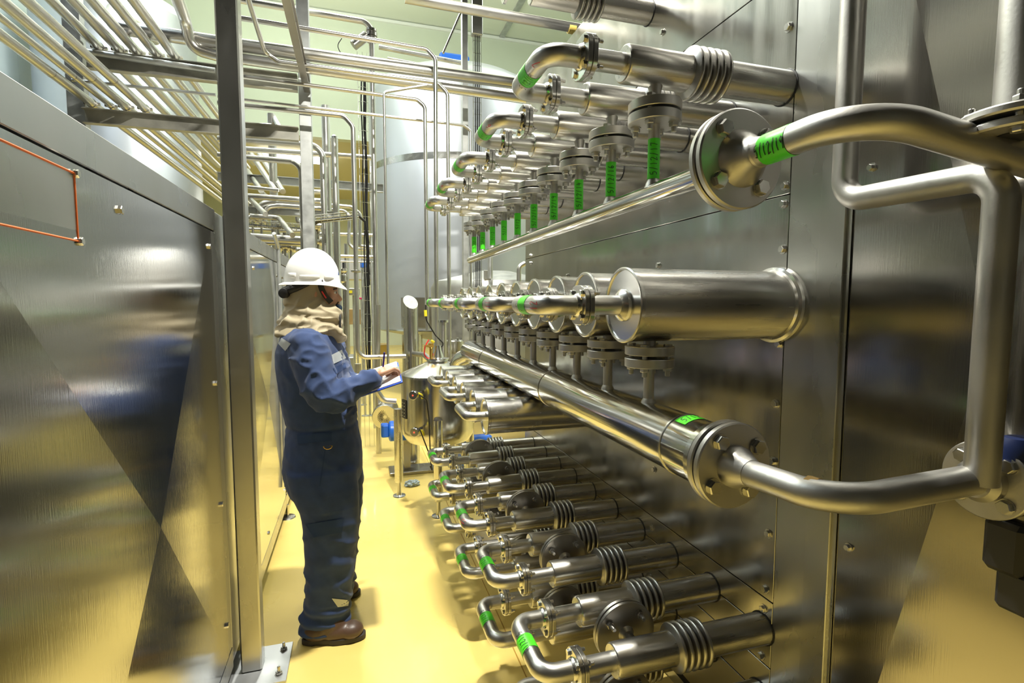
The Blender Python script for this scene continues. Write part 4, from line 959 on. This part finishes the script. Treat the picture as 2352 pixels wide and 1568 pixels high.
def hand(bm, wr, fw, side, up, curls, spread=.5, thumb=None, L=1.0):
    wr, fw, side, up = V(wr), V(fw).normalized(), V(side).normalized(), V(up).normalized()
    pc = wr+fw*.045*L
    for k in range(4): limb(bm, [wr+side*(k-1.5)*.010*L+fw*.004, pc+side*(k-1.5)*.017*L, wr+fw*.080*L+side*(k-1.5)*.0195*L], [.014, .0135, .0105], .02, 12)
    ell(bm, wr+fw*.04*L-up*.004, .034, .034, .014)
    lens = [.036, .042, .040, .031]
    for k in range(4):
        b = wr+fw*.080*L+side*(k-1.5)*.0195*L; a = 0; pts = [b]; c = curls[k]
        for j, l in enumerate((1.0, .68, .52)):
            a += c[j]; d = fw*cos(a)-up*sin(a)+side*(k-1.5)*.05*spread; pts.append(pts[-1]+d.normalized()*lens[k]*l*L)
        limb(bm, pts, [.0095, .0088, .0082, .0072], .006, 12)
    if thumb: limb(bm, [V(p) for p in thumb], [.0155, .0125, .0105, .0088], .008, 12)
sl = V((1, 0, .30)).normalized()
# right hand: writing, fingers folded down onto the pen
gr = V((.132, 2.440, 1.228))
hand(bm, HR, (.80, .50, .30), (-.50, .80, .1), (-.25, -.20, .95), [(.75, 1.15, .8), (.8, 1.2, .8), (.9, 1.2, .8), (1.0, 1.25, .9)], .4,
     [HR+V((.014, .018, -.004)), HR+V((.034, .040, .004)), HR+V((.060, .042, -.004)), gr+V((-.006, -.006, .002))], .92)
# left hand: open under the board, thumb on its edge
hand(bm, HL, (.88, -.42, .22), (.42, .88, 0), (0, 0, 1), [(-.1, -.15, -.1)]*4, .6, [HL+V((.01, .03, .006)), HL+V((.04, .055, .022)), HL+V((.07, .062, .03)), HL+V((.095, .065, .036))], .95)
b = remesh(bm, .0042, 2, .5)
body = obj('body', b, SKIN, wk)
for s in (-1, 1):
    e = obj('eye', ell(bmesh.new(), (-.0925, PY+s*.030, 1.602), .010, .013, .0085), EYEW, wk)
    sub('iris', ell(bmesh.new(), (-.0840, PY+s*.031, 1.601), .003, .0055, .0055), HAIR, e, wk)
bm = bmesh.new()
for s in (-1, 1): limb(bm, [(-.085, PY+s*.012, 1.6155), (-.083, PY+s*.03, 1.620), (-.094, PY+s*.048, 1.615)], [.0035, .0045, .0025], .01, 8)
ell(bm, (-.0785, PY, 1.556), .006, .020, .004); ell(bm, (-.090, PY, 1.522), .018, .028, .018); 
for s in (-1, 1): limb(bm, [(-.082, PY+s*.018, 1.552), (-.088, PY+s*.027, 1.535), (-.098, PY+s*.027, 1.518)], [.004, .005, .008], .01, 8)
obj('hair', bm, HAIR, wk)
# coverall
bm = bmesh.new()
loft(bm, [(1.475, -.185, .07, .085), (1.44, -.195, .105, .155), (1.40, -.200, .128, .195), (1.33, -.198, .148, .205), (1.24, -.193, .158, .195), (1.12, -.180, .163, .185), (1.02, -.165, .158, .178),
          (.96, -.158, .158, .178), (.88, -.158, .172, .19), (.78, -.160, .176, .20), (.71, -.160, .168, .20), (.665, -.166, .150, .185), (.63, -.175, .115, .15)], PY, YW*.6)
R_LEG = [(.80, -.165, .150, .095), (.70, -.150, .152, .108), (.60, -.130, .133, .108), (.52, -.128, .126, .105), (.44, -.132, .120, .102), (.34, -.137, .112, .096), (.24, -.143, .106, .090), (.15, -.152, .106, .086), (.09, -.166, .112, .086), (.04, -.172, .112, .088)]
loft(bm, R_LEG, 2.462)
loft(bm, [(z, cx+.022, a*.97, b_) for z, cx, a, b_ in R_LEG], 2.725)
limb(bm, [(-.205, 2.415, 1.36), (-.135, 2.315, 1.125), (.060, 2.392, 1.212)], [.085, .088, .084, .080, .076, .066, .054, .048], .06)
limb(bm, [(-.17, 2.745, 1.36), (-.055, 2.79, 1.125), (.035, 2.635, 1.150)], [.085, .086, .084, .078, .074, .062, .052, .047], .06)
b = remesh(bm, .0075, 8, .6)
def ridge(p, s): return 1-abs(noise.noise(V(p)*s)*2)
for v in b.verts:
    p = v.co; n = v.normal; d = 0
    arm = p.z > 1.03 and (p.x > -.06 or p.y < 2.38 or p.y > 2.77)
    if arm: d += (ridge((p.x*13+p.z*5, p.y*7, p.z*15-p.x*6), 1)**2)*.012-.005
    elif p.z < .62: d += (ridge((p.x*4, p.y*6+3, p.z*11+p.x*3), 1)**2)*.010*min(1, (.75-p.z)*2)-.004
    else: d += (ridge((p.x*6+p.z*3, p.y*5+1, p.z*5), 1)**2)*.007-.003
    if p.z < .17: d += .006*sin(p.z*110+p.x*14)
    d += noise.noise(p*30)*.0022-math.exp(-((p.z-.985)/.010)**2)*.005*(0 if arm else 1)
    if -.03 < p.z-.985 < .0 : d += 0
    v.co = p+n*d
b.normal_update()
BV = bvhtree.BVHTree.FromBMesh(b)
cov = obj('coverall', b, FAB, wk, smooth=80)
def on_cloth(px, py, off=.002, bv=None):
    r = ray(px, py).normalized(); hit, n, i, d = (bv or BV).ray_cast(ORG, r)
    return None if hit is None else hit-r*off
def cloth_patch(name, quad, m, n1=10, n2=6, off=.003, bv=None):
    bm = bmesh.new(); G = []
    for i in range(n1+1):
        row = []
        for j in range(n2+1):
            s, t = i/n1, j/n2; a = V(quad[0]).lerp(V(quad[1]), s); c = V(quad[3]).lerp(V(quad[2]), s); q = a.lerp(c, t); h = on_cloth(q.x, q.y, off, bv)
            row.append(bm.verts.new(h) if h else None)
        G.append(row)
    for i in range(n1):
        for j in range(n2):
            q = (G[i][j], G[i+1][j], G[i+1][j+1], G[i][j+1])
            if None not in q: bm.faces.new(q)
    bmesh.ops.delete(bm, geom=[v for v in bm.verts if not v.link_faces], context='VERTS')
    return sub(name, bm, m, cov, wk, smooth=80)
cloth_patch('reflective_tape', [(641, 772), (668, 789), (655, 806), (637, 787)], REFL)
cloth_patch('reflective_tape', [(761, 815), (785, 803), (795, 822), (765, 836)], REFL)
cloth_patch('reflective_tape', [(762, 1374), (802, 1378), (800, 1391), (776, 1394)], REFL)
cloth_patch('pocket_flap', [(765, 845), (793, 832), (796, 846), (772, 858)], FABD, off=.0035)
cloth_patch('thigh_pocket', [(702, 1205), (790, 1190), (786, 1222), (720, 1234)], FABD, off=.004)
cloth_patch('waist_tab', [(682, 998), (762, 992), (762, 1012), (684, 1020)], FABD, off=.004)
cloth_patch('hip_seam', [(746, 1028), (749, 1028), (736, 1116), (733, 1116)], FABD, 2, 12, .0025)
c = on_cloth(753, 1024, .022)
bm = bmesh.new(); Path([c+V((.018*cos(a*pi/8), 0, -.014*sin(a*pi/8)-.0)) for a in range(9)]+[c+V((-.018, 0, 0)), c+V((.018, 0, 0))]).tube(bm, .002, 8)
sub('waist_ring', bm, mat('brass', (.7, .45, .12), 1, .3), cov, wk)
# collar and small mask
# boots
def boot(label, cx, cy, yaw, parent):
    bm = bmesh.new(); M_ = Matrix.Rotation(yaw, 3, 'Z'); O_ = V((cx, cy, 0))
    ell(bm, (0, 0, .055), .065, .042, .05); ell(bm, (.09, 0, .045), .09, .046, .042); ell(bm, (.145, 0, .043), .058, .050, .040); ell(bm, (-.005, 0, .09), .045, .034, .045); ell(bm, (.05, 0, .075), .075, .040, .045)
    for v in bm.verts: v.co.z = max(.018, v.co.z)
    for v in bm.verts: v.co = O_+M_ @ v.co
    b = remesh(bm, .006, 4); up = obj('boot', b, BOOT, parent, smooth=60)
    bm = bmesh.new(); rings = []
    for z, g in ((0, .96), (.005, 1.03), (.024, 1.03), (.028, .98)):
        row = []
        for k in range(40):
            t = 2*pi*k/40; x = .07+.137*cos(t); wv = .043+.009*cos(t)-(.008 if -.02 < x < .06 else 0); row.append(bm.verts.new(O_+M_ @ V((.07+(x-.07)*g, wv*g*math.copysign(abs(sin(t))**.8, sin(t)), z))))
        rings.append(row)
    for a, c_ in zip(rings, rings[1:]):
        for k in range(40): bm.faces.new((a[k], a[(k+1) % 40], c_[(k+1) % 40], c_[k]))
    bm.faces.new(rings[0][::-1]); bm.faces.new(rings[-1]); sub('sole', bm, SOLE, up, wk)
boot('', -.195, 2.42, -.10, wk); boot('', -.215, 2.765, .05, wk)
# hood
bm = bmesh.new()
loft(bm, [(1.685, -.200, .085, .080), (1.655, -.196, .104, .090), (1.62, -.213, .088, .092), (1.58, -.220, .090, .094), (1.545, -.215, .098, .098)], PY)
loft(bm, [(1.560, -.215, .085, .092), (1.540, -.196, .108, .096), (1.525, -.186, .120, .100), (1.50, -.190, .126, .112), (1.465, -.198, .134, .130), (1.435, -.205, .142, .158), (1.410, -.210, .144, .175), (1.395, -.200, .125, .165)], PY)
ell(bm, (-.118, PY, 1.634), .068, .072, .014)
limb(bm, [(-.300, PY+.06, 1.475), (-.328, PY-.02, 1.462), (-.27, PY-.125, 1.466), (-.17, PY-.125, 1.455), (-.10, PY-.09, 1.43)], [.022, .026, .022, .018, .014], .06, 12)
limb(bm, [(-.285, PY, 1.515), (-.24, PY-.098, 1.512), (-.15, PY-.105, 1.50), (-.085, PY-.07, 1.49)], [.014, .018, .016, .012], .05, 12)
limb(bm, [(-.10, PY-.115, 1.43), (-.075, PY-.09, 1.40), (-.065, PY-.05, 1.385)], [.03, .028, .02], .03, 12)
b = remesh(bm, .005, 5, .5)
for v in b.verts:
    p = v.co; k = max(0, min(1, (1.60-p.z)/.06))
    v.co = p+v.normal*((ridge((p.x*9+p.z*12, p.y*8, p.z*22-p.x*9), 1)**2)*.012*k-.004*k+noise.noise(p*25)*.001)
obj('hood', b, HOOD, wk, smooth=80)
bm = bmesh.new(); ell(bm, (-.0775, PY, 1.532), .020, .040, .016, 0, .5); b = remesh(bm, .004, 2)
obj('face_mask', b, mat('blue_mask', (.03, .07, .16), 0, .7), wk)
bm = bmesh.new(); limb(bm, [(-.072, PY-.01, 1.535), (-.068, PY-.06, 1.49), (-.07, PY-.075, 1.44), (-.06, PY-.06, 1.395)], [.004, .005, .005, .004], .03, 10); obj('hood_zip', bm, BLKM, wk)
# helmet
he = thing('safety_helmet', '', 'helmet', (0, 0, 0)); bpy.data.objects.remove(he)
HC = V((-.188, PY, 1.648))
bm = bmesh.new(); rings = []; seg = 72
prof = [(i*pi/2/18) for i in range(18)]
def helm(a, t):
    rx, ry, rz = .122, .104, .152; x = rx*cos(a)*cos(t); y = ry*cos(a)*sin(t); z = rz*sin(a)**.92
    z += .006*math.exp(-(y/.018)**2)*sin(a)
    return HC+V((x, y, z-.10*x*.0))
for a in prof: rings.append([bm.verts.new(helm(a, 2*pi*k/seg)) for k in range(seg)])
for a, c_ in zip(rings, rings[1:]):
    for k in range(seg): bm.faces.new((a[k], a[(k+1) % seg], c_[(k+1) % seg], c_[k]))
tip = bm.verts.new(HC+V((0, 0, .158)))
for k in range(seg): bm.faces.new((rings[-1][k], rings[-1][(k+1) % seg], tip))
def brim(t, o, dz):
    f = max(0, cos(t))**3; bk = max(0, -cos(t))**2
    return HC+V(((.122+o*(1.0+1.0*f+.5*bk))*cos(t), (.104+o*1.0)*sin(t), dz-(.018*f*(o/.014)+.006*(o/.014))+.010*bk*(0)))
prev = rings[0]
for o_, dz in ((.006, -.002), (.014, -.004), (.0155, -.008), (.012, -.010), (.0, -.006), (-.003, .0)):
    row = [bm.verts.new(brim(2*pi*k/seg, o_, dz)) for k in range(seg)]
    for k in range(seg): bm.faces.new((prev[(k+1) % seg], prev[k], row[k], row[(k+1) % seg]))
    prev = row
inner = prev
for a in prof[1:]:
    row = [bm.verts.new(HC+(helm(a, 2*pi*k/seg)-HC)*.97) for k in range(seg)]
    for k in range(seg): bm.faces.new((inner[(k+1) % seg], inner[k], row[k], row[(k+1) % seg]))
    inner = row
bm.faces.new(inner)
bmesh.ops.recalc_face_normals(bm, faces=bm.faces)
hb = obj('helmet', bm, HELM, wk, smooth=50)
hbm = bmesh.new(); hbm.from_mesh(hb.data)
for v in hbm.verts: v.co += V(wk.location)
HBV = bvhtree.BVHTree.FromBMesh(hbm); hbm.free()
def bump_at(px0, px1, py0, py1, nm='accessory_slot', m=HELM, dep=.006):
    bm = bmesh.new(); n = 8; G = []
    for i in range(n+1):
        row = []
        for j in range(n+1):
            e = min(1, 3.2*min(i, n-i)/n)*min(1, 3.2*min(j, n-j)/n); h = on_cloth(px0+(px1-px0)*i/n, py0+(py1-py0)*j/n, .0004+dep*e**.5, HBV)
            row.append(bm.verts.new(h) if h else None)
        G.append(row)
    for i in range(n):
        for j in range(n):
            q = (G[i][j], G[i+1][j], G[i+1][j+1], G[i][j+1])
            if None not in q: bm.faces.new(q)
    bmesh.ops.delete(bm, geom=[v for v in bm.verts if not v.link_faces], context='VERTS'); sub(nm, bm, m, hb, wk, smooth=60)
bump_at(661, 680, 626, 639); bump_at(688, 734, 631, 639, dep=.004); bump_at(744, 767, 630, 641)
bump_at(776.5, 779, 619, 632, 'blue_emblem', mat('navy_emblem', (.02, .05, .2), 0, .5), .001)
bm = bmesh.new()
limb(bm, [(-.30, PY-.06, 1.600), (-.27, PY-.084, 1.615), (-.20, PY-.094, 1.634)], [.020, .018, .007], .03, 12)
limb(bm, [(-.305, PY-.05, 1.608), (-.268, PY-.088, 1.624)], [.015, .013], 0, 16)
limb(bm, [(-.315, PY-.02, 1.600), (-.30, PY-.065, 1.604)], [.016, .018], 0, 16)
obj('helmet_ratchet', bm, BLACK, wk)
bm = LT((-.300, PY-.075, 1.596), (-.35, -1, -.1), [(-.02, .022), (.014, .022), (.016, .018)], 20); obj('ratchet_knob', bm, BLACK, wk)
bm = bmesh.new(); st = [(-.150, PY-.093, 1.655), (-.145, PY-.094, 1.62), (-.130, PY-.084, 1.585), (-.105, PY-.062, 1.555)]
pt = Path(st, .05, 6)
for i in range(16):
    p, t, u, vv = pt.fr(pt.len*i/15); wd_ = t.cross(V((0, -1, 0))).normalized()*.0125
    a = bm.verts.new(p+wd_+V((0, -.003, 0))); c_ = bm.verts.new(p-wd_+V((0, -.003, 0)))
    if i: bm.faces.new((pa, pc, c_, a))
    pa, pc = a, c_
s_ = obj('chin_strap', bm, BLACK, wk, smooth=0)
bm = bmesh.new(); Path([(-.143, PY-.099, 1.605), (-.126, PY-.086, 1.575)]).tube(bm, .003, 8); sub('red_stitching', bm, REDP, s_, wk)
# clipboard, paper, pen
cb_ = thing('clipboard', 'bright blue clipboard held in front of the worker', 'clipboard', (.08, 2.46, 1.17))
N_ = V((.197, 2.355, 1.198)); u_ = V((-.215, 0, -.065)); v_ = V((0, .25, .062)); nn = V((-.29, -.24, 1)).normalized()
def slab(name, a0, a1, b0, b1, h0, h1, m, root):
    bm = bmesh.new(); P_ = [N_+u_*a+v_*b+nn*h for h in (h0, h1) for a, b in ((a0, b0), (a1, b0), (a1, b1), (a0, b1))]; vs_ = [bm.verts.new(p) for p in P_]
    for f in ((0, 1, 2, 3), (7, 6, 5, 4), (0, 4, 5, 1), (1, 5, 6, 2), (2, 6, 7, 3), (3, 7, 4, 0)): bm.faces.new([vs_[i] for i in f])
    bmesh.ops.recalc_face_normals(bm, faces=bm.faces); return obj(name, bm, m, root, smooth=0)
slab('board', 0, 1, 0, 1, -.005, 0, BOARD, cb_); 
pr_ = thing('paper_stack', 'white sheets of paper lying on the blue clipboard', 'paper', (.08, 2.46, 1.18)); slab('sheets', .03, 1.06, .03, 1.02, .0004, .005, PAPER, pr_)
slab('clip', .0, .08, .35, .65, .005, .014, SC, cb_)
pn = aY(883, 809, 2.435); pb = aY(877.5, 868, 2.445)
pe = thing('pen', 'purple pen held upright in the right hand', 'pen', pb)
obj('barrel', TB([pb.lerp(pn, .08), pn], .0042, 0, 12), PEN, pe); obj('tip', LT(pb.lerp(pn, .08), (pb-pn), [(0, .0035), ((pb-pn).length*.08, .0008)], 12), SC, pe)
